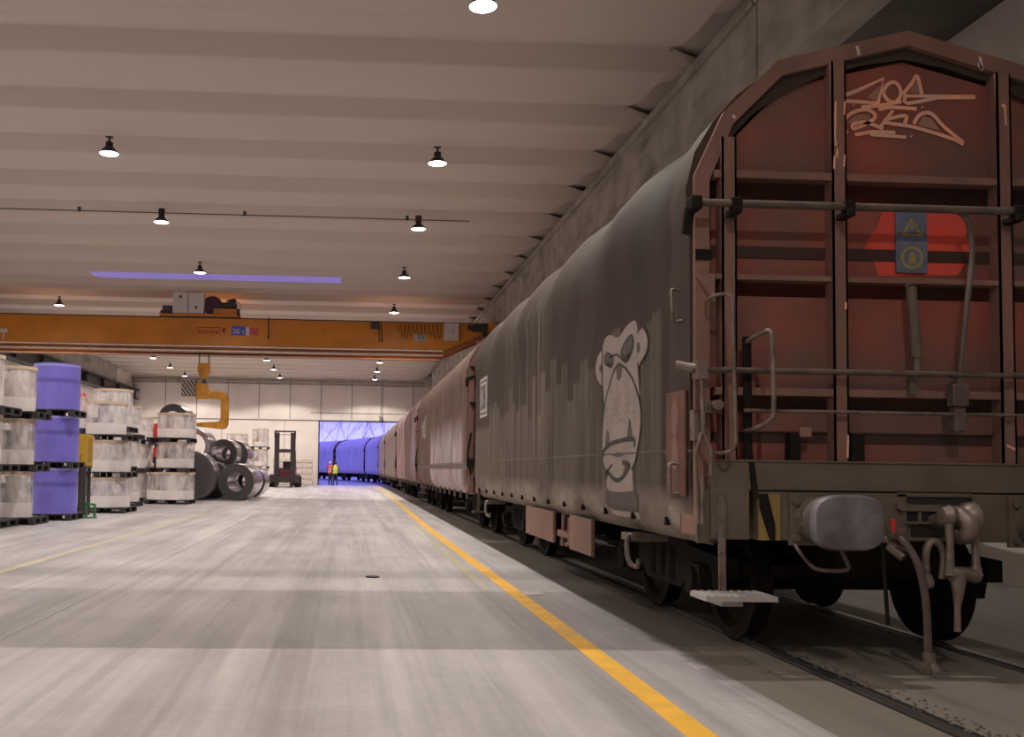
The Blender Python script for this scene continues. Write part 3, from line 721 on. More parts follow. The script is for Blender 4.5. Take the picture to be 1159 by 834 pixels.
# corner plate, step, hazard stripes
cp = MB().box(-1.415,-1.16,-.06,-.035,.848,1.183).build('corner_plate', M_head, w, bevel=.004)
m = MB()
for z in (1.10, .95): m.cyl((-1.36,-.06,z),(-1.36,-.085,z),.022,n=8)
m.build('bolt', M_worn, cp)
st = MB().bar((-1.355,-.075,1.14),(-1.36,-.10,.52),.045,.015,(0,1,0)).box(-1.385,-1.335,-.075,-.06,.90,1.15).build('step_hanger', M_worn, w)
m = MB(); m.box(-1.56,-1.10,-.34,-.06,.478,.51)
for k in range(9): m.box(-1.55+.05*k,-1.53+.05*k,-.33,-.07,.508,.517)
m.box(-1.44,-1.30,-.28,-.08,.44,.478); m.build('step_plate', M_grey, st)
hz = MB().box(-1.10,-.955,-.07,-.055,.845,1.150).build('hazard_plate', M_hazy, w)
def hmap(u, v, off): return (u, -.0705-off, v)
flat([([(-1.10,1.06),(-1.10,1.15),(-1.04,1.15),(-.99,.95),(-.99,.845),(-1.03,.845)],.001)], 'black_stripe', M_under, hz, hmap)
tube_part('shunter_handle', smoothpath([(-.86,-.06,.85),(-.855,-.09,.80),(-.80,-.15,.70),(-.74,-.17,.665),(-.60,-.17,.66),(-.54,-.15,.68),(-.55,-.11,.76),(-.57,-.06,.84)],4), .013, M_worn)
MB().box(-.45,-.10,-.075,-.055,.85,1.16).build('beam_plate', M_head, w)
# coupling pocket with slots, hook and screw coupling
pk = MB().box(-.16,.36,-.075,-.055,1.145,1.17).box(-.16,.36,-.085,-.055,1.05,1.085).box(-.12,.33,-.085,-.055,.965,.98).box(-.16,.36,-.08,-.055,.855,.875).box(-.02,.0,-.08,-.055,.97,1.06).build('draw_gear_frame', M_head, w)
MB().box(-.16,.36,-.062,-.054,1.10,1.14).box(-.10,.32,-.062,-.054,.985,1.045).box(-.06,.30,-.062,-.054,.88,.95).build('dark_slot', M_black, pk)
for bx in (-.15,.345):
    for bz in (1.07,.90): MB().cyl((bx,-.05,bz),(bx,-.11,bz),.02,n=8).box(bx-.03,bx+.03,-.10,-.085,bz-.008,bz+.035).build('draw_gear_bolt', M_worn, pk)
hk = MB().tube(smoothpath([(.10,-.05,.98),(.10,-.18,1.0),(.11,-.30,1.04),(.14,-.36,.98),(.14,-.33,.91),(.12,-.27,.90)],5), [.05]*6+[.055]*20, 12)
hk.v = hk.v; ho = hk.build('draw_hook', M_worn, w, smooth=True)
sc = MB().lathe([(.001,-.05),(.05,-.05),(.07,0),(.05,.05),(.001,.05)], (.04,-.30,1.03), 'x', 14).lathe([(.001,-.06),(.06,-.06),(.10,-.02),(.105,.03),(.06,.07),(.001,.07)], (.17,-.30,1.02), 'x', 18)
scp = sc.build('screw_coupling', M_worn, w, smooth=True)
MB().tube([(.03,-.31,1.02),(.035,-.32,.85),(.03,-.32,.72),(.04,-.32,.66)], [.03,.022,.026,.045], 12).tube([(.20,-.30,1.0),(.205,-.31,.85),(.21,-.31,.72),(.20,-.31,.66)], [.03,.020,.026,.05], 12).tube([(.03,-.32,.66),(.12,-.33,.67),(.21,-.31,.65)], [.05,.04,.05], 12).build('coupling_link', M_worn, scp, smooth=True)
MB().tube([(.08,-.33,.66),(.075,-.33,.55),(.07,-.33,.46)],[.05,.035,.02],10).tube([(.07,-.33,.50),(.068,-.33,.30)],[.018,.022],8).build('coupling_screw', M_worn, scp, smooth=True)
MB().tube(smoothpath([(-.07,-.24,.62),(-.075,-.24,.78),(-.04,-.24,.86),(.02,-.24,.84),(.045,-.24,.76),(.03,-.24,.62)],4),.024,10).lathe([(.001,-.05),(.04,-.03),(.045,.0),(.03,.05),(.001,.06)],(-.07,-.24,.60),'z',12).build('shackle', M_worn, scp, smooth=True)
# brake hoses
hs = tube_part('brake_hose', smoothpath([(-.24,-.15,.90),(-.20,-.22,.85),(-.15,-.27,.72),(-.115,-.28,.55),(-.10,-.28,.40),(-.095,-.28,.20),(-.09,-.28,.14)],6), .024, M_pipe, label='long hanging brake hose')
MB().tube([(-.09,-.28,.16),(-.085,-.28,.10)],[.034,.036],12).tube([(-.085,-.28,.10),(-.06,-.31,.04)],[.03,.034],10).lathe([(.001,-.02),(.035,-.02),(.035,.02),(.001,.02)],(-.10,-.29,.07),'y',12).build('hose_coupling', M_worn, hs, smooth=True)
cc = MB().lathe([(.001,-.04),(.04,-.04),(.05,0),(.04,.04),(.001,.04)],(-.23,-.16,.90),'x',12).tube([(-.30,-.1,.88),(-.16,-.17,.80)],.028,10).tube([(-.25,-.12,.82),(-.20,-.2,.75)],.03,10).build('brake_cock', M_worn, w, smooth=True)
MB().box(-.268,-.248,-.20,-.17,.90,1.0).build('cock_handle', M_redplastic, cc, bevel=.005)
tube_part('brake_hose', [(-.27,-.08,.92),(-.275,-.10,.7),(-.25,-.10,.30)], .013, M_under, label='thin dark hanging hose')
# side gear at the near corner
pm = MB(); pm.box(-1.545,-1.525,.08,.45,1.12,1.845); pp = pm.build('side_plate', mat('rust_red_plate', (.13,.055,.038), .6, var=.2, scale=4, bump=.1), w, bevel=.004); pp['label'] = 'rust-red plate with two pale ovals'
flat([([(.27+.07*math.cos(t*PI/8), zc+hh*math.sin(t*PI/8)) for t in range(16)], 0) for zc, hh in ((1.66,.13),(1.42,.12))], 'pale_oval', M_post, pp, lambda u, v, off: (-1.5465, u, v))
tube_part('side_handle', smoothpath([(-1.53,.20,1.34),(-1.60,.20,1.345),(-1.61,.19,1.30),(-1.61,.18,1.17),(-1.60,.18,1.14),(-1.53,.18,1.14)],4), .012, M_worn)
tube_part('side_handle', smoothpath([(-1.51,.24,2.55),(-1.575,.24,2.56),(-1.585,.22,2.50),(-1.585,.20,2.38),(-1.575,.20,2.33),(-1.51,.20,2.34)],4), .011, M_worn)
MB().tube([(-1.50,-.08,2.02),(-1.50,-.12,1.85),(-1.49,-.12,1.55),(-1.44,-.12,1.44),(-1.44,-.12,1.27),(-1.50,-.12,1.27),(-1.50,-.12,.95)],.014,10).tube([(-1.50,-.12,1.55),(-1.54,-.10,1.4),(-1.52,-.1,.95)],.014,8).tube([(-1.64,-.02,2.0),(-1.57,-.06,1.98),(-1.50,-.10,1.97)],.035,10).box(-1.54,-1.47,-.14,-.05,1.90,2.03).build('locking_linkage', M_worn, w, smooth=True)
MB().box(-1.46,-1.36,-.10,-.0,1.68,1.76).lathe([(.001,-.03),(.035,-.03),(.035,.03),(.001,.03)],(-1.40,-.12,1.73),'y',12).build('latch', M_worn, w)
MB().box(-1.53,-1.48,-.06,.02,1.50,1.70).build('latch_bar', M_worn, w)
MB().box(-1.50,-1.415,-.03,-.0,.82,1.2).build('corner_foot', M_head, w)
# side bottom hooks, seam, underframe boxes
for k in range(13):
    yy = .62+k*.82
    h = MB(); h.prism([(yy-.03,.90),(yy+.03,.90),(yy,.96)], sx(.93)-.03, sx(.93)+.0, 'x'); h.build('tarp_hook', M_under, w)
s1 = MB().add([(sx(1.43)-.006,.55,1.43),(sx(1.43)-.006,10.7,1.43),(sx(1.43)-.006,10.7,1.442),(sx(1.43)-.006,.55,1.442),(-1.50,.55,1.42),(-1.50,10.7,1.42),(-1.50,10.7,1.45),(-1.50,.55,1.45)], [(0,1,2,3),(0,4,5,1),(3,2,6,7),(0,3,7,4),(1,5,6,2)])
s1.build('seam', M_head, w)
for ya, yb in ((4.55,6.2),(2.85,3.75)):
    b = MB().box(-1.46,-1.42,ya,yb,.46,.82).build('equipment_box', M_rust, w, bevel=.01)
MB().tube([(-1.40,3.95,.78),(-1.40,3.95,.5),(-1.40,4.1,.48)],.03,8).tube([(-1.40,4.25,.8),(-1.40,4.3,.45)],.025,8).box(-1.42,-1.2,3.85,4.5,.55,.62).build('brake_rigging', M_post, w)
for yy in (1.35, 9.3):
    MB().tube(smoothpath([(-1.28,yy+.12,.76),(-1.46,yy+.12,.77),(-1.52,yy+.10,.74),(-1.53,yy+.08,.62),(-1.51,yy+.05,.54),(-1.47,yy+.0,.52),(-1.47,yy-.03,.58)],4),.021,8).box(-1.5,-1.2,yy+.05,yy+.35,.72,.78).build('rope_hook', M_worn, w, smooth=True)
# ---- ape face painted on the side
APE = {'head': [(2.209, 2.034), (2.229, 2.241), (2.231, 2.399), (2.144, 2.479), (1.998, 2.494), (1.793, 2.442), (1.674, 2.441), (1.485, 2.498), (1.283, 2.51), (1.213, 2.465), (1.185, 2.393), (1.178, 2.158), (1.143, 2.027), (1.102, 1.877), (1.266, 1.953), (1.483, 2.104), (1.711, 2.207), (1.887, 2.122), (2.052, 1.973), (2.137, 1.86)], 'earR': [(1.185, 2.393), (1.131, 2.417), (1.031, 2.416), (0.921, 2.313), (0.959, 2.205), (1.117, 2.14), (1.184, 2.169)], 'earL': [(2.23, 2.362), (2.338, 2.368), (2.411, 2.323), (2.466, 2.242), (2.409, 2.144), (2.28, 2.076), (2.218, 2.083)], 'muz': [(1.712, 2.212), (1.52, 2.148), (1.337, 2.05), (1.197, 1.926), (1.115, 1.815), (1.088, 1.709), (1.115, 1.585), (1.182, 1.461), (1.263, 1.335), (1.369, 1.303), (1.515, 1.347), (1.627, 1.225), (1.822, 1.211), (2.028, 1.267), (2.166, 1.314), (2.237, 1.41), (2.239, 1.554), (2.205, 1.721), (2.12, 1.907), (1.994, 2.039), (1.855, 2.154)], 'neck': [(2.028, 1.255), (1.822, 1.205), (1.627, 1.22), (1.478, 1.314), (1.333, 1.314), (1.332, 1.121), (1.626, 1.114), (2.06, 1.126)], 'collar': [(2.129, 1.106), (1.861, 1.097), (1.262, 1.123), (1.276, 0.974), (1.625, 0.954), (2.11, 0.965)], 'base': [(2.093, 0.957), (1.78, 0.947), (1.318, 0.968), (1.331, 0.904), (1.624, 0.903), (2.024, 0.906)], 'eyeL': [(2.125, 2.325), (2.039, 2.338), (1.888, 2.273), (1.904, 2.24), (2.055, 2.234), (2.141, 2.267)], 'eyeR': [(1.635, 2.3), (1.521, 2.363), (1.353, 2.4), (1.303, 2.345), (1.338, 2.263), (1.447, 2.243), (1.596, 2.255)], 'nose': [(1.775, 2.198), (1.696, 2.21), (1.618, 2.174), (1.633, 2.097), (1.71, 2.059), (1.766, 2.099)], 'fangL': [(2.116, 1.515), (2.057, 1.662), (1.989, 1.547)], 'fangR': [(1.457, 1.549), (1.393, 1.721), (1.321, 1.56)], 'earin': [(1.199, 2.309), (1.144, 2.313), (1.124, 2.268), (1.164, 2.23), (1.198, 2.245)], 'earinL': [(2.319, 2.251), (2.247, 2.262), (2.211, 2.215), (2.264, 2.184), (2.327, 2.21)], 'lip': [(2.167, 1.469), (1.989, 1.519), (1.706, 1.543), (1.299, 1.549), (1.278, 1.516), (1.629, 1.51), (1.947, 1.488), (2.15, 1.445)], 'mouth': [(1.905, 1.429), (1.784, 1.446), (1.628, 1.443), (1.553, 1.424), (1.705, 1.408)]}
AL = {'m1': [(1.711, 2.207), (1.52, 2.148), (1.337, 2.05), (1.197, 1.926), (1.115, 1.815), (1.088, 1.709), (1.115, 1.585), (1.182, 1.461), (1.229, 1.377), (1.333, 1.303)], 'm2': [(1.711, 2.207), (1.855, 2.154), (1.994, 2.039), (2.12, 1.907), (2.205, 1.721), (2.239, 1.554), (2.219, 1.41), (2.131, 1.314), (2.028, 1.263)], 'chin': [(2.13, 1.255), (2.028, 1.302), (1.88, 1.348)], 'chin2': [(2.045, 1.291), (1.862, 1.227), (1.704, 1.213), (1.551, 1.248), (1.419, 1.314), (1.405, 1.346), (1.59, 1.363)], 'lipl': [(2.167, 1.421), (2.167, 1.469), (1.989, 1.519), (1.706, 1.543), (1.299, 1.549), (1.264, 1.484)], 'hL': [(2.206, 1.793), (2.226, 2.035), (2.231, 2.399)], 'hR': [(1.178, 2.158), (1.143, 2.027), (1.116, 1.878)], 'brow': [(1.996, 2.293), (1.751, 2.287), (1.558, 2.223), (1.374, 2.245)], 'eyl': [(2.055, 2.234), (1.954, 2.204), (1.888, 2.227)], 'eyr': [(1.596, 2.228), (1.483, 2.197), (1.396, 2.226)], 'eo': [(1.635, 2.3), (1.521, 2.363), (1.353, 2.4), (1.303, 2.345), (1.338, 2.263), (1.447, 2.243), (1.596, 2.255), (1.635, 2.3)], 'eo2': [(2.125, 2.325), (2.039, 2.338), (1.888, 2.273), (1.904, 2.24), (2.055, 2.234), (2.141, 2.267), (2.125, 2.325)], 'earo': [(1.185, 2.393), (1.131, 2.417), (1.031, 2.416), (0.921, 2.313), (0.959, 2.205), (1.117, 2.14)]}
def sm(poly): return [(p.x, p.y) for p in smoothpath([(u, v, 0) for u, v in poly], 4, True)]
gf = flat([(sm(APE[k]), .0015+.0004*i) for i, k in enumerate(('head','earR','earL','muz','neck','base'))], 'graffiti_ape', M_paleg, w, side_map)
gf['label'] = 'pale spray-painted ape face'
flat([(sm(APE[k]), .0040+.0003*i) for i, k in enumerate(('eyeL','eyeR','nose','fangL','fangR','earin','earinL','mouth','collar'))], 'grey_shading', M_midg, gf, side_map)
P = [(q, .0075) for k, s_ in AL.items() for q in ribbon(s_, .038 if k in ('chin2','lipl') else .02)]
random.seed(3)
for r_ in range(6):
    for c_ in range(7):
        u = 1.28+c_*.125+random.uniform(-.02,.02); v = 1.72+r_*.062+random.uniform(-.01,.01)
        if v > 1.98-abs(u-1.7)*.35: continue
        P += [(q, .0072) for q in ribbon([(u, v), (u+.004, v-.02)], .010, False)]
flat(P, 'dark_outline', M_darkg, gf, side_map)
# company square: white plate, dark letters
LY0, LY1, LZ0, LZ1 = 9.38, 10.22, 2.19, 2.87
def rect(a, b, c_, d_): return [(a,c_),(b,c_),(b,d_),(a,d_)]
lg = flat([(rect(LY0, LY1, LZ0, LZ1), .002)], 'logo_plate', M_wpaint, w, side_map)
def frame(a, b, c_, d_, t): return [rect(a,b,c_,c_+t), rect(a,b,d_-t,d_), rect(a,a+t,c_+t,d_-t), rect(b-t,b,c_+t,d_-t)]
P = [(q, .004) for q in frame(LY0+.07, LY1-.07, LZ0+.05, LZ1-.05, .028)]
def letter(s_, yc, h_, wd):
    c_ = bpy.data.curves.new('letter', 'FONT'); c_.body = s_; c_.size = 1; o_ = bpy.data.objects.new('letter', c_); COL.objects.link(o_)
    dg = bpy.context.evaluated_depsgraph_get(); me = bpy.data.meshes.new_from_object(o_.evaluated_get(dg)); bpy.data.objects.remove(o_)
    return me
def text_part(s_, name, material, parent, origin, ux, uy, width, height, th=.004):
    me = letter(s_, 0, 0, 0); xs_ = [v.co.x for v in me.vertices]; ys_ = [v.co.y for v in me.vertices]
    x0, x1, y0_, y1_ = min(xs_), max(xs_), min(ys_), max(ys_); ux = Vector(ux); uy = Vector(uy); o0 = Vector(origin)
    for v in me.vertices: v.co = o0+ux*((v.co.x-x0)/(x1-x0)*width)+uy*((v.co.y-y0_)/(y1_-y0_)*height)
    me.update(); me.materials.clear(); me.materials.append(material)
    o_ = bpy.data.objects.new(name, me); COL.objects.link(o_); o_.parent = parent
    sol = o_.modifiers.new('thick', 'SOLIDIFY'); sol.thickness = th; sol.offset = 0
    return o_
flat(P, 'logo_border', M_darkg, lg, side_map)
text_part('DB', 'logo_letters', M_darkg, lg, (-1.526, LY1-.17, LZ0+.13), (0,-1,0), (0,0,1), .50, .42)

# ------------------------------------------------------------------ overhead cranes
def crane(label, yc, detail):
    c = thing('bridge_crane', label, 'crane', (0, yc, 0))
    for q, nm in ((-.75, 'front_girder'), (.75, 'rear_girder')) if detail else ((0, 'front_girder'),):
        hw = .2 if detail else .10
        m = MB()
        zt = 7.0; zb = 5.92
        poly = [(-16.0, zt-.35), (-15.2, zb+.1) if False else (-15.2, zb), (3.6, zb), (5.1, zt-.42), (5.35, zt-.42), (5.35, zt), (-16.0, zt)]
        m.prism(poly, q-hw, q+hw)
        m.build(nm, M_crane, c)
        if not detail: MB().box(-15.5, 5.2, .22, .265, 6.96, 7.0).build('conductor_rail', M_steel_dark, c); continue
        m = MB(); m.box(-15.2, 3.7, q-hw-.06, q+hw+.06, zb-.04, zb); m.box(-15.2, 3.6, q-hw-.04, q+hw+.04, zb-.20, zb-.17) if detail else None
        if detail: m.box(-15.2, 3.6, q-hw+.02, q+hw-.02, zb-.18, zb-.03); MB().box(-16, 5.35, q-hw-.05, q+hw+.05, zt, zt+.035).build('top_plate', M_steel_dark, c); MB().box(-15.2,3.6,q-hw-.075,q-hw-.06,zb-.045,zb+.005).box(-15.2,3.6,q-hw-.055,q-hw-.04,zb-.205,zb-.165).build('edge_highlight', mat('painted_edge_highlight', (.85,.74,.66), .4), c); m.bar((3.6,q,zb-.1),(5.1,q,zt-.5),.4,.16)  # pale strips paint the lamp highlight along the flange edges
        m.build('flange', mat('brown_flange_paint', (.30,.105,.02), .5), c)
    if not detail: return c
    # end carriages and drive
    for x0, x1 in ((-16.05,-15.7), (5.30,5.60)): MB().box(x0, x1, -1.6, 1.6, 6.62, 6.98).build('end_carriage', M_crane, c, bevel=.02)
    MB().cyl((4.7,-1.05,6.82),(5.2,-1.05,6.82),.13,n=14).box(5.12,5.34,-1.2,-.95,6.45,6.98).cyl((4.55,-1.05,6.85),(4.7,-1.05,6.85),.07,n=10).build('travel_motor', M_steel_dark, c)
    MB().box(3.62,4.18,-1.2,-.96,6.30,6.98).build('control_cabinet', M_white, c, bevel=.015)
    MB().box(3.95,3.975,-1.21,-1.2,6.55,6.75).build('cabinet_latch', M_black, c)
    m = MB(); random.seed(11)
    for k in range(11):
        x = 1.78+k*.16; dz = .32+.28*abs(math.sin(k*2.3)); m.tube(smoothpath([(x,-1.0,6.95),(x+.02,-1.0,6.95-dz*.7),(x+.07,-1.0,6.95-dz),(x+.11,-1.0,6.95-dz*.7),(x+.125,-1.0,6.95)],3),.010,6)
    for k in (0,1): m.tube([(1.05+k*.12,-1.0,6.95),(1.1+k*.12,-1.0,6.2)],.02,6)
    m.build('festoon_cable', M_rubber, c)
    MB().box(2.45,2.9,-1.0,-.96,6.28,6.55).build('resistor_box', M_grey, c)
    MB().box(.75,1.1,-1.05,-.96,6.72,7.0).tube([(-3.2,-1.0,7.1),(-3.2,-1.0,6.3)],.02,6).box(-3.23,-3.17,-1.03,-.97,6.25,6.36).build('pendant_guide', M_steel_dark, c)
    MB().box(-13.4,-13.1,-1.05,-.97,6.28,6.42).bar((-13.25,-1.0,6.28),(-13.25,-1.0,6.0),.05).build('sensor_box', M_white, c)
    # markings
    sp = MB().box(-4.62,-4.08,-.962,-.952,6.36,6.72).build('load_plate', mat('blue_plate', (.07,.12,.55), .5), c)
    text_part('30 t', 'plate_text', M_white, sp, (-4.58,-.968,6.42), (1,0,0), (0,0,1), .46, .20)
    MB().box(-4.08,-3.94,-.962,-.952,6.36,6.68).build('load_plate_edge', M_white, c)
    MB().box(-3.94,-3.58,-.962,-.952,6.38,6.66).build('red_plate', mat('faded_red_plate', (.50,.10,.08), .5), c)
    M_mr = mat('dark_red_lettering', (.30,.015,.02), .5)
    text_part('kuenkel', 'maker_name', M_mr, c, (-5.92,-.957,6.40), (1,0,0), (0,0,1), .86, .20)
    MB().box(-5.94,-5.05,-.96,-.952,6.63,6.66).prism([(-5.0,6.62),(-4.84,6.62),(-4.92,6.38)],-.96,-.952).build('maker_mark', M_mr, c)
    text_part('BRUCKE KRAN', 'small_lettering', M_hook, c, (-5.5,-.957,6.19), (1,0,0), (0,0,1), 1.1, .07) if False else None
    # hoist trolley
    tr = MB().box(-7.4,-4.4,-1.0,1.0,7.06,7.16).box(-5.35,-4.45,-.9,.6,7.16,7.40).build('trolley', M_crane, c, bevel=.02)
    MB().box(-6.9,-5.70,-1.0,-.5,7.18,7.98).build('electric_cabinet', M_white, tr, bevel=.02)
    MB().box(-6.31,-6.29,-1.008,-1.0,7.2,7.96).box(-6.64,-6.55,-1.012,-1.0,7.76,7.86).box(-6.05,-5.96,-1.012,-1.0,7.36,7.46).build('cabinet_fitting', M_black, tr)
    MB().lathe([(.001,-.55),(.38,-.55),(.38,-.45),(.27,-.45),(.27,.45),(.38,.45),(.38,.55),(.001,.55)],(-5.42,-.1,7.55),'y',24).build('rope_drum', mat('dark_purple_steel', (.09,.03,.05), .5), tr)
    MB().cyl((-5.1,-.7,7.52),(-4.5,-.7,7.56),.15,n=14).cyl((-4.75,-.7,7.60),(-4.5,-.7,7.66),.19,n=14).box(-7.3,-6.95,-.9,-.5,7.16,7.48).cyl((-7.4,-.7,7.26),(-7.3,-.7,7.26),.07,n=8).box(-4.52,-4.36,-.85,-.5,7.1,7.4).build('hoist_motor', M_steel_dark, tr)
    MB().tube(smoothpath([(-4.55,-.75,7.75),(-4.35,-.75,7.6),(-4.35,-.75,7.3),(-4.4,-.75,7.2)],4),.02,6).build('motor_cable', M_grey, tr)
    m = MB()
    for x in (-5.98,-5.60):
        m.tube([(x,0,7.1),(x,0,5.3)],.022,6)
    m.build('hoist_rope', M_steel_dark, tr)
    return c
CR = crane('orange overhead bridge crane spanning the hall', 37.25, True)
crane('slim overhead crane bridge above the camera position', 6.48, False)
# hook block + C hook hang from the ropes
hb = thing('hook_block', 'yellow hook block hanging on ropes under the crane', 'hook block', (-5.79, 37.25, 4.85))
MB().prism([(-.20,.50),(.20,.50),(.24,.38),(.24,.15),(.10,-.12),(-.10,-.12),(-.24,.15),(-.24,.38)],-.13,.13).cyl((0,-.15,.28),(0,.15,.28),.16,n=18).build('sheave_housing', M_hook, hb, bevel=.02)
MB().tube([(0,0,-.10),(0,0,-.30)],.05,10).tube(smoothpath([(0,0,-.28),(.10,0,-.33),(.11,0,-.42),(.02,0,-.47),(-.09,0,-.43),(-.10,0,-.36)],4),.04,10).build('lifting_hook', M_steel_dark, hb, smooth=True)
ch = thing('coil_lifting_hook', 'big yellow C-shaped coil hook hanging from the crane block', 'lifting hook', (-5.79, 37.25, 2.75))
cpoly = [(-.28,1.18),(-.30,1.80),(.12,1.80),(.22,1.50),(.72,1.48),(.90,1.42),(1.0,1.26),(1.0,.20),(.92,.05),(.78,0),(-.26,.10),(-.26,.24),(.62,.30),(.70,.36),(.70,1.12),(.60,1.20),(.2,1.2)]
MB().prism(cpoly,-.14,.14).build('c_frame', M_hook, ch, bevel=.02)
b_ = NB('diagonal_black_white_stripes', .6); st_ = b_.math('MODULO', b_.math('ADD', b_.math('ADD', b_.X, b_.math('MULTIPLY', b_.Z, .75)), 20), .15)
M_diag = b_.done(b_.mix(b_.ramp(st_, .07, .08), (.36,.31,.26), (.04,.035,.035)))
MB().box(-.82,-.28,-.3,.3,1.30,1.90).build('counterweight', M_diag, ch, bevel=.01)
MB().box(-.06,.10,-.05,.05,1.76,1.92).build('lifting_lug', M_steel_dark, ch)

# ------------------------------------------------------------------ coil stacks
def film_mat():
    b = NB('clear_wrapping_film', .22)
    n = b.noise(3.5, (1,1,.35), detail=6, rough=.65)
    op = b.ramp(n, .34, .64, .15, .82)
    op = b.math('MAXIMUM', op, b.ramp(b.Z, .34, .30, 0, .86))
    p = b.p; b.p.inputs['Base Color'].default_value = (.97,.93,.93,1); p.inputs['Coat Weight'].default_value = .3
    b.L.new(op, p.inputs['Alpha']); b.bump(b.noise(14, (1,1,.2), detail=5), .35)
    return b.m
M_film = film_mat()
def blue_mat():
    b = NB('violet_blue_wrap', .28)
    c_ = b.mix(b.noise(2.2, (1,1,.6), detail=6), (.165,.145,.62), (.24,.21,.78))
    c_ = b.mix(b.math('MULTIPLY', b.band(b.Z, .62, .72, .03), .55), c_, (.07,.06,.30))
    c_ = b.mix(b.math('MULTIPLY', b.band(b.Z, 1.0, 1.04, .01), .6), c_, (.5,.48,.85))  # pale highlight at the top rim put into the wrap colour
    b.bump(b.noise(5, (1,1,.5), detail=5), .4); b.p.inputs['Coat Weight'].default_value = .3; return b.done(c_)
M_bluewrap = blue_mat()
M_lid = mat('tan_cardboard', (.66,.52,.40), .8, var=.1, scale=5)
M_coilface = mat('steel_strip_edges', (.045,.042,.055), .4, metal=.3, var=.2, scale=3)
M_coilside = mat('bright_steel_strip', (.62,.58,.62), .25, metal=.9, var=.06, scale=2)
M_pinkcoil = mat('reddish_strip_coil', (.42,.20,.17), .5, metal=.3, var=.2, scale=5)
M_bluecoil = mat('bluish_strip_coil', (.22,.19,.42), .4, metal=.4, var=.2, scale=5)
M_pallet = mat('black_pallet_plastic', (.03,.028,.032), .6, var=.2, scale=6)
M_label = mat('paper_label', (.75,.70,.70), .7, var=.04)
def pallet(label, x, y, z, wx, wy, group, h=.15):
    p = thing('pallet', label, 'pallet', (x, y, z), 0, group)
    m = MB()
    n = 6
    for k in range(n):
        a = -wy/2+k*wy/n; m.box(-wx/2, wx/2, a+.01, a+wy/n-.01, h-.03, h)
    m.build('deck', M_pallet, p)
    for q in (-1, 0, 1):
        r = MB(); r.box(q*(wx/2-.06)-.06, q*(wx/2-.06)+.06, -wy/2, wy/2, 0, .025)
        for t_ in (-1, 0, 1): r.box(q*(wx/2-.06)-.06, q*(wx/2-.06)+.06, t_*(wy/2-.07)-.07, t_*(wy/2-.07)+.07, .02, h-.03)
        r.build('runner', M_pallet, p)
    return p
def wrapped(label, x, y, z, r, h, group, core=0, lid=True, blue=False, paper=False, seed=0):
    random.seed(seed+int(abs(x)*100)+int(z*10))
    t = thing('wrapped_coil', label, 'wrapped steel coil', (x, y, z), 0, group)
    m = MB(); n = 48; rows_ = [0,.08*h,.3*h,.55*h,.8*h,h-.03,h]
    ph = [random.uniform(0, 6.3) for _ in range(4)]
    for i, zz in enumerate(rows_):
        for k in range(n):
            a = 2*PI*k/n; q = r*(1-.012*abs(math.sin(a*5+ph[0]+zz*2))-.01*math.sin(a*9+ph[1]+zz*3)*(1 if 0 < i < 5 else .3))
            if blue and i == 0: q *= 1.02
            m.v.append((q*math.cos(a), q*math.sin(a), zz))
    for i in range(len(rows_)-1):
        for k in range(n): m.f.append((i*n+k, i*n+(k+1) % n, (i+1)*n+(k+1) % n, (i+1)*n+k))
    if blue: m.f.append(tuple((len(rows_)-1)*n+k for k in range(n)))
    m.build('wrapping', M_bluewrap if blue else M_film, t, smooth=True)
    if not blue:
        c_ = MB(); hc = h*.74
        c_.lathe([(r*.35,.02),(r*.9,.02),(r*.92,.05),(r*.92,hc*.48),(r*.88,hc*.5),(r*.92,hc*.52),(r*.92,hc),(r*.35,hc),(r*.35,.02)], n=40)
        c_.build('coil', (M_coilface, M_pinkcoil, M_bluecoil, M_coilside)[core], t, smooth=True)
        if lid:
            l = MB(); l.lathe([(.001,h),(r*1.015,h),(r*1.015,h-.075),(r*.99,h-.075),(r*.99,h-.01),(.001,h-.02)], n=40); l.build('lid', M_lid, t, smooth=True)
        cl = MB()
        for _ in range(3):
            a = random.uniform(-2.4, -.7); w_ = random.uniform(.1,.25); cl.v += [(r*.955*math.cos(a-w_), r*.955*math.sin(a-w_), h*.9),(r*.955*math.cos(a+w_), r*.955*math.sin(a+w_), h*.9),(r*.955*math.cos(a), r*.955*math.sin(a), h*.35)]
            q = len(cl.v)-3; cl.f.append((q, q+1, q+2))
        cl.build('film_fold', M_label, t)
    if paper:
        a = -1.95; l = MB(); l.v = [(r*1.01*math.cos(a+q), r*1.01*math.sin(a+q), zz) for zz in (h*.5, h*.78) for q in (-.2, -.07, .07, .2)]
        l.f = [(0,1,5,4),(1,2,6,5),(2,3,7,6)]; l.build('paper_label', M_label, t)
    return t
G1 = 'film-wrapped coils stacked at left'; G2 = 'black pallets under the wrapped coils'
TI = ['bottom', 'middle', 'top']
def stack(desc, x, y, r, tiers, ph=.15, pw=None, px=0, **kw):
    z = 0
    for i, tr in enumerate(tiers):
        rr = tr.get('r', r); w_ = (pw or 2*r+.1); nm = TI[i] if len(tiers) == 3 else TI[i]
        pallet('pallet, %s tier of %s' % (nm, desc), x+px, y, z, w_, w_, G2, ph)
        z += ph
        wrapped('%s, %s tier of %s' % ('blue wrapped coil' if kw.get('blue') else 'film-wrapped coil', nm, desc), x+tr.get('dx', 0), y, z, rr, tr['h'], G1, core=tr.get('c', 0), paper=tr.get('paper', False), seed=i, **kw)
        z += tr['h']
    return z
stack('stack cut by the left picture edge', -7.50, 19.3, .47, [dict(h=.97,c=1),dict(h=1.0,c=2),dict(h=1.05,c=0)], pw=1.15, px=.1)
stack('narrow stack just left of the blue one', -7.14, 20.5, .37, [dict(h=.97,c=0),dict(h=.97,c=0),dict(h=.97,c=1)], pw=.95, px=.10)
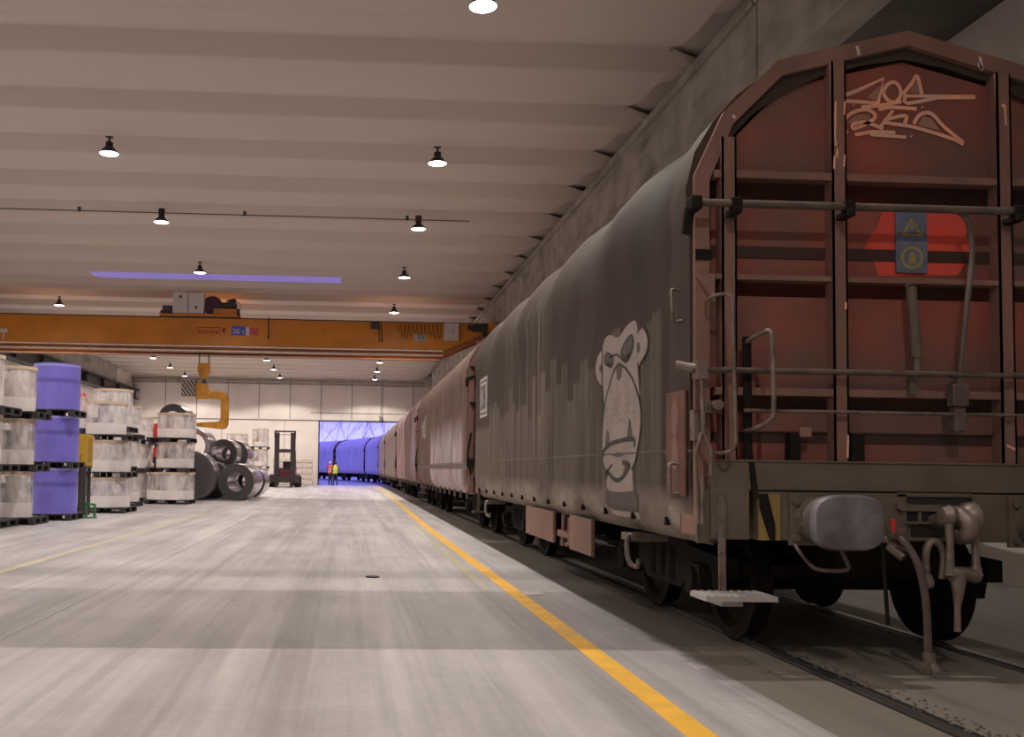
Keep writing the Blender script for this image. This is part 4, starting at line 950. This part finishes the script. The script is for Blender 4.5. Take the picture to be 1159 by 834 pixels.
stack('the tall violet-blue stack', -6.86, 22.25, .525, [dict(h=1.04),dict(h=1.05),dict(h=1.07)], blue=True, pw=1.1)
zD = stack('wide stack right of the blue one', -6.70, 26.0, .73, [dict(h=.80,c=2),dict(h=.85,c=3),dict(h=.90,r=.54,c=2,dx=.05,paper=True)], pw=1.52)
# taller stacks behind
stack('stack right behind the wide one', -6.98, 28.0, .56, [dict(h=.95,c=0),dict(h=1.0,c=0),dict(h=1.10,c=2)])
stack('half-hidden stack behind the blue one', -8.35, 28.3, .5, [dict(h=.95,c=1),dict(h=.95,c=0),dict(h=.95,c=1)])
stack('slim stack peeping out behind the wide one', -6.95, 30.0, .36, [dict(h=.9,c=0),dict(h=.9,c=1),dict(h=.9,c=0)], pw=.8)
stack('stack left of the red machine', -7.38, 33.6, .42, [dict(h=.88,c=0),dict(h=.85,c=1),dict(h=.80,c=1)], pw=.95)
stack('stack beside the bare steel coils', -6.06, 32.4, .80, [dict(h=.92,c=0),dict(h=.86,r=.64,c=0,dx=.13),dict(h=.84,r=.65,c=1,dx=.16)], pw=1.45)
stack('far stack beyond the bare coils', -7.2, 60.8, .70, [dict(h=1.0,c=1),dict(h=1.0,c=0),dict(h=.95,c=1)])
stack('far stack just left of the forklift', -5.75, 61.0, .52, [dict(h=1.05,c=1),dict(h=1.1,c=1),dict(h=1.15,c=1)])
# yellow box resting on the wide pallet, red machine, green bracket
yb = thing('yellow_crate', 'yellow steel box beside the wide film-wrapped stack', 'box', (-6.75, 24.35, 0))
MB().box(-.24,.12,-.3,.3,1.25,2.05).build('body', mat('yellow_machine_paint', (.55,.33,.02), .5, var=.08), yb, bevel=.01)
MB().box(.12,.125,-.2,.2,1.35,1.95).box(-.05,.0,-.31,-.3,1.38,1.55).build('panel', mat('dark_yellow', (.36,.22,.02), .5), yb)
MB().box(-.2,-.12,-.25,-.17,0,1.25).box(.02,.1,-.25,-.17,0,1.25).box(-.2,-.12,.17,.25,0,1.25).box(.02,.1,.17,.25,0,1.25).box(-.22,.12,-.28,.28,1.2,1.25).build('stand', M_steel_dark, yb)
rm = thing('strapping_machine', 'red and black upright machine between two film-wrapped stacks', 'machine', (-7.15, 35.6, 0))
MB().box(-.17,.17,-.2,.2,2.35,2.85).box(-.17,.17,-.2,.2,1.60,1.95).build('red_cover', M_redplastic, rm, bevel=.02)
MB().box(-.14,.14,-.15,.15,0,2.36).box(-.3,.3,-.3,.3,0,.08).build('column', M_black, rm)
gb = thing('green_jack', 'small green steel jack on the floor by the blue stack', 'jack', (-6.18, 22.9, 0))
MB().box(-.14,.14,-.1,.1,0,.03).bar((-.1,0,.02),(-.1,0,.36),.05).bar((.1,0,.02),(.1,0,.30),.05).bar((-.12,0,.35),(.12,0,.32),.05).build('frame', mat('green_paint', (.04,.20,.06), .5), gb)
rd = thing('red_drum', 'dark red drum showing above the coils behind the wide stack', 'drum', (-8.75, 30.6, -.02))
MB().lathe([(.001,0),(.3,0),(.3,3.3),(.28,3.45),(.2,3.6),(.001,3.62)], n=24).build('body', M_redplastic, rd, smooth=True)

# bare steel coils on their sides
def bare_coil(label, x, y, r, ln, z=None, rz=0, rin=.5, dark=True, tilt=0):
    t = thing('steel_coil', label, 'steel coil', (x, y, z if z is not None else r), rz, None)
    t.rotation_euler = (tilt, 0, rz)
    m = MB(); n = 56
    ri = r*rin
    m.lathe([(ri,0),(r*.995,0),(r,.02),(r,ln-.02),(r*.995,ln),(ri,ln),(ri,0)], (0,0,0), 'y', n)
    o_ = m.build('strip_roll', M_coilside, t, smooth=True)
    for yy in (-.004, ln+.004):
        f_ = MB(); f_.lathe([(ri*1.02,yy),(r*.985,yy)], (0,0,0), 'y', n)
        for k in range(1, 6): pass
        f_.build('end_face', M_coilring if dark else M_coilside, t)
    return t
b_ = NB('wound_strip_end', .55, .35); rr_ = b_.math('SQRT', b_.math('ADD', b_.math('MULTIPLY', b_.X, b_.X), b_.math('MULTIPLY', b_.Z, b_.Z)))
nr = b_.white(rr_, 90); M_coilring = b_.done(b_.mix(nr, (.055,.05,.052), (.095,.088,.09)))
bare_coil('bare steel coil lying foremost on the floor, with bright hollow bore', -4.30, 36.2, .70, 1.25, rz=-.13)
bare_coil('large bare steel coil half hidden behind the film-wrapped stack', -5.96, 35.6, .93, 1.3, rin=.30, rz=-.02)
for i, (d_, x, y, rr_, z, ln, dk) in enumerate([
    ('on the floor straight behind the gap of the two front ones', -5.50, 37.85, .74, None, 1.0, True),
    ('on the floor at the left of the pile', -7.1, 37.85, .80, None, 1.0, True),
    ('on the floor at the far left of the pile', -8.75, 37.85, .80, None, 1.0, True),
    ('with bright bore, in the second layer beside the wrapped stack', -6.26, 37.8, .72, 2.08, 1.05, False),
    ('in the second layer at the far left', -7.92, 37.85, .72, 2.10, 1.0, True),
    ('topmost of the pile, above the wrapped stack', -7.08, 37.8, .60, 3.17, 1.0, True),
    ('on the floor behind the foremost one at right', -4.44, 39.0, .72, None, .9, True),
    ('on the floor in the third row of the pile', -5.98, 39.0, .70, None, .9, True),
    ('dark, second layer, nearer of the two upright rims', -5.2, 39.0, .60, 1.82, .9, True),
    ('on the floor at the back right of the pile', -4.2, 40.2, .66, None, .9, True),
    ('on the floor at the back of the pile', -5.7, 40.2, .66, None, .9, True),
    ('dark, second layer, farther of the two upright rims', -4.92, 40.2, .64, 1.77, .9, True)]):
    bare_coil('bare steel coil '+d_, x, y, rr_, ln, z=z, dark=dk, rin=.5 if dk else .72, rz=-.14)
# white bundle stack at the far wall
def bundle(i, x, y, z, w_):
    t = thing('strip_bundle', ['lowest','second lowest','middle','second highest','highest'][i]+' white strapped bundle in the pile by the far wall, '+('right of the forklift' if x > -4.5 else 'left of the forklift'), 'bundle', (x, y, z), 0, 'white bundles by the far wall')
    MB().box(-w_/2,w_/2,-.4,.4,.05,.38).build('wrapping', mat('white_paper_wrap', (.62,.56,.52), .7, var=.1, scale=4), t, bevel=.05)
    MB().box(-w_/2-.01,w_/2+.01,-.05,.05,.04,.39).box(-.3,-.24,-.41,.41,.04,.39).box(.24,.3,-.41,.41,.04,.39).build('strap', M_lid, t)
    MB().box(-w_/2+.1,-w_/2+.25,-.4,.4,0,.05).box(w_/2-.25,w_/2-.1,-.4,.4,0,.05).build('batten', M_lid, t)
for i in range(5):
    bundle(i, -3.3, 69.2, i*.40, 1.25)
for i in range(5): bundle(i, -4.9, 69.3, i*.40, 1.3)

# ------------------------------------------------------------------ forklift, seen from its fork side
fk = thing('forklift', 'large dark forklift with tall mast facing the camera', 'forklift', (-4.18, 61.2, 0))
M_fk = mat('dark_mast_steel', (.035,.028,.032), .5, var=.3, scale=5)
MB().box(-.68,-.36,0,.22,.1,3.55).box(.36,.68,0,.22,.1,3.55).box(-.70,-.60,-.03,.25,3.2,3.68).box(.60,.70,-.03,.25,3.2,3.68).box(-.68,.68,.02,.18,3.58,3.68).box(-.5,.5,.04,.12,3.4,3.44).box(-.6,.6,.02,.2,2.25,2.48).box(-.5,.5,.03,.15,1.05,1.15).build('mast', M_fk, fk, bevel=.01)
MB().cyl((-.42,.15,.3),(-.42,.15,2.9),.05,n=10).cyl((.42,.15,.3),(.42,.15,2.9),.05,n=10).build('lift_cylinder', M_grey, fk)
MB().box(-.98,.98,-.12,0,.30,.72).box(-.98,.98,-.14,-.12,.64,.72).box(-.98,.98,-.14,-.12,.30,.38).build('fork_carriage', M_fk, fk, bevel=.01)
for s in (-1, 1): MB().box(s*.5-.07,s*.5+.07,-1.3,-.14,.03,.08).box(s*.5-.07,s*.5+.07,-.2,-.12,.03,.75).build('fork', M_fk, fk)
for s in (-1, 1):
    for yy, r in ((.55,.42),(2.4,.36)): MB().lathe([(.001,-.17),(r*.55,-.17),(r*.6,-.12),(r*.95,-.17),(r,-.12),(r,.12),(r*.95,.17),(r*.6,.12),(.001,.14)],(s*.82,yy,r),'x',26).build('wheel', M_rubber, fk, smooth=True)
MB().prism([(.45,.3),(.45,1.1),(1.0,1.15),(1.2,.95),(2.0,.95),(2.1,1.25),(2.9,1.25),(3.0,.35)],-.62,.62,'x').build('body', mat('dull_red_body', (.26,.03,.07), .5), fk, bevel=.04)
MB().bar((-.58,.9,1.1),(-.55,1.1,2.35),.07).bar((.58,.9,1.1),(.55,1.1,2.35),.07).bar((-.58,2.5,1.2),(-.55,2.3,2.35),.07).bar((.58,2.5,1.2),(.55,2.3,2.35),.07).box(-.6,.6,1.05,2.35,2.33,2.40).build('overhead_guard', M_fk, fk)
MB().box(-.25,.25,1.7,2.1,1.0,1.15).box(-.25,.25,2.0,2.1,1.1,1.7).build('seat', M_black, fk, bevel=.03)
MB().lathe([(.001,0),(.06,0),(.06,.12),(.001,.14)],(0,1.2,2.40),n=10).build('beacon', M_hook, fk)

# ------------------------------------------------------------------ two workers
def person(label, loc, rz, vest, trousers, hair, turn=0):
    root = thing('person', label, 'person', loc, rz)
    V = [(0,0,.95),(0,0,1.10),(0,.0,1.28),(0,.01,1.42),(0,.0,1.50),(0,-.01,1.57),(0,-.02,1.66),(0,-.01,1.735)]
    Rr = [(.15,.11),(.135,.10),(.155,.11),(.15,.10),(.06,.06),(.065,.07),(.08,.095),(.06,.07)]
    E_ = [(i, i+1) for i in range(7)]
    def add(p, r, frm): V.append(p); Rr.append(r); E_.append((frm, len(V)-1)); return len(V)-1
    for s in (-1, 1):
        a = add((s*.10,0,.88),(.095,.10),0); a = add((s*.12,-.03*s,.50),(.065,.065),a); a = add((s*.13,.03,.10),(.045,.05),a); a = add((s*.14,-.02,.05),(.045,.04),a); add((s*.15,-.14,.035),(.04,.03),a)
        b = add((s*.19,.01,1.40),(.06,.06),3); b = add((s*.25,.02,1.14),(.045,.045),b); b = add((s*.22,-.12,.98),(.034,.034),b); b = add((s*.19,-.18,.92),(.035,.025),b)
        for k in range(4): c_ = add((s*(.215-.018*k),-.22-.004*k,.88+.004*k),(.009,.009),b); add((s*(.205-.018*k),-.225,.845+.004*(k % 2)),(.008,.008),c_)
        add((s*.155,-.20,.90),(.009,.009),b)
    me = bpy.data.meshes.new('body'); me.from_pydata(V, E_, []); ob = bpy.data.objects.new('body', me); COL.objects.link(ob); ob.parent = root
    sk = ob.modifiers.new('skin', 'SKIN'); ss = ob.modifiers.new('sub', 'SUBSURF'); ss.levels = 1; ss.render_levels = 1
    me.skin_vertices[0].use_clear if False else None
    if not me.skin_vertices: bpy.context.view_layer.update()
    for i, sv in enumerate(me.skin_vertices[0].data if me.skin_vertices else []): sv.radius = Rr[i]; sv.use_root = (i == 0)
    bm_ = NB(label[:12]+'_skin_and_trousers', .8)
    col = bm_.mix(bm_.ramp(bm_.Z, .93, .95), trousers, (.10,.09,.12)); col = bm_.mix(bm_.ramp(bm_.Z, 1.49, 1.50), col, (.50,.26,.19)); col = bm_.mix(bm_.ramp(bm_.Z, .09, .085), col, (.03,.025,.02))
    me.materials.append(bm_.done(col))
    m = MB(); n = 20
    for zz, rx, ry in ((.90,.185,.145),(1.0,.175,.14),(1.2,.19,.145),(1.38,.205,.14),(1.46,.16,.115),(1.50,.08,.075)):
        for k in range(n): a = 2*PI*k/n; m.v.append((rx*math.cos(a), ry*math.sin(a), zz))
    for i in range(5):
        for k in range(n): m.f.append((i*n+k, i*n+(k+1) % n, (i+1)*n+(k+1) % n, (i+1)*n+k))
    m.build('vest', mat('hi_vis_%d' % int(vest[1]*100), vest, .7, var=.05, emit=None), root, smooth=True)
    m = MB()
    for zz in (1.02, 1.16):
        q = len(m.v)
        for h_ in (0, .05):
            for k in range(n): a = 2*PI*k/n; m.v.append((.20*math.cos(a), .153*math.sin(a), zz+h_))
        for k in range(n): m.f.append((q+k, q+(k+1) % n, q+n+(k+1) % n, q+n+k))
    m.build('reflective_band', mat('reflective_grey', (.6,.6,.62), .4), root)
    m = MB(); m.lathe([(.001,1.79),(.06,1.78),(.095,1.74),(.105,1.69),(.10,1.64),(.09,1.62)], (0,.01,0), n=18); m.build('hair', hair, root, smooth=True)
    m = MB(); m.box(-.035,-.02,-.118,-.108,1.675,1.685).box(.02,.035,-.118,-.108,1.675,1.685).box(-.025,.025,-.112,-.102,1.605,1.612).build('face_features', M_black, root)
    m = MB(); m.prism([(-.012,1.635),(.012,1.635),(0,1.67)],-.13,-.10).build('nose', mat('skin', (.50,.26,.19), .6), root)
    return root
person('person in orange hi-vis vest and pale cap in the doorway, turned away', (-1.38, 70.3, 0), 2.6, (.90,.10,.03), (.03,.03,.06), M_wpaint)
person('person in yellow hi-vis vest with dark hair in the doorway', (-1.00, 69.6, 0), 3.4, (.75,.85,.05), (.03,.03,.05), M_black)

# ------------------------------------------------------------------ outdoors
g = MB(); g.box(-120, 120, YF+.3, 420, -.3, -.01); struct(g.build('floor', mat('outdoor_concrete_ground', (.30,.29,.31), .8, var=.15, scale=.4, stretch=(1,.2,1))))
M_bark = mat('haze_paled_bark', (.42,.40,.40), .9, var=.2)  # bark colour paled to stand in for distance haze
def tree(label, x, y, h, seed):
    random.seed(seed); t = thing('bare_tree', label, 'tree', (x, y, 0))
    tr = MB(); br = MB()
    def grow(p, d, ln, r, dep, mbx):
        q = p+d*ln; mid = (p+q)/2+Vector((random.uniform(-1,1), random.uniform(-1,1), 0))*ln*.06
        mbx.tube([p, mid, q], [r, r*.85, r*.7], 6 if dep < 3 else 4, cap=False)
        if dep >= 6: return
        for _ in range(3 if dep < 4 else 2):
            nd = (d+Vector((random.uniform(-1,1), random.uniform(-1,1), random.uniform(-.1,.7)))*.62).normalized()
            grow(q, nd, ln*random.uniform(.66,.86), r*.62, dep+1, br)
    grow(Vector((0,0,-.1)), Vector((0,0,1)), h*.26, h*.0055, 0, tr)
    tr.build('trunk', M_bark, t); br.build('branches', M_bark, t)
tree('bare tree outdoors above the wagon gap at left of the doorway', -1.2, 128, 11, 1)
tree('bare tree outdoors seen at the middle of the doorway', 1.6, 134, 12, 5)
tree('bare tree outdoors at the far left of the doorway', -4.6, 140, 12, 9)
tree('bare tree outdoors at the right of the doorway', 5.0, 142, 13, 14)
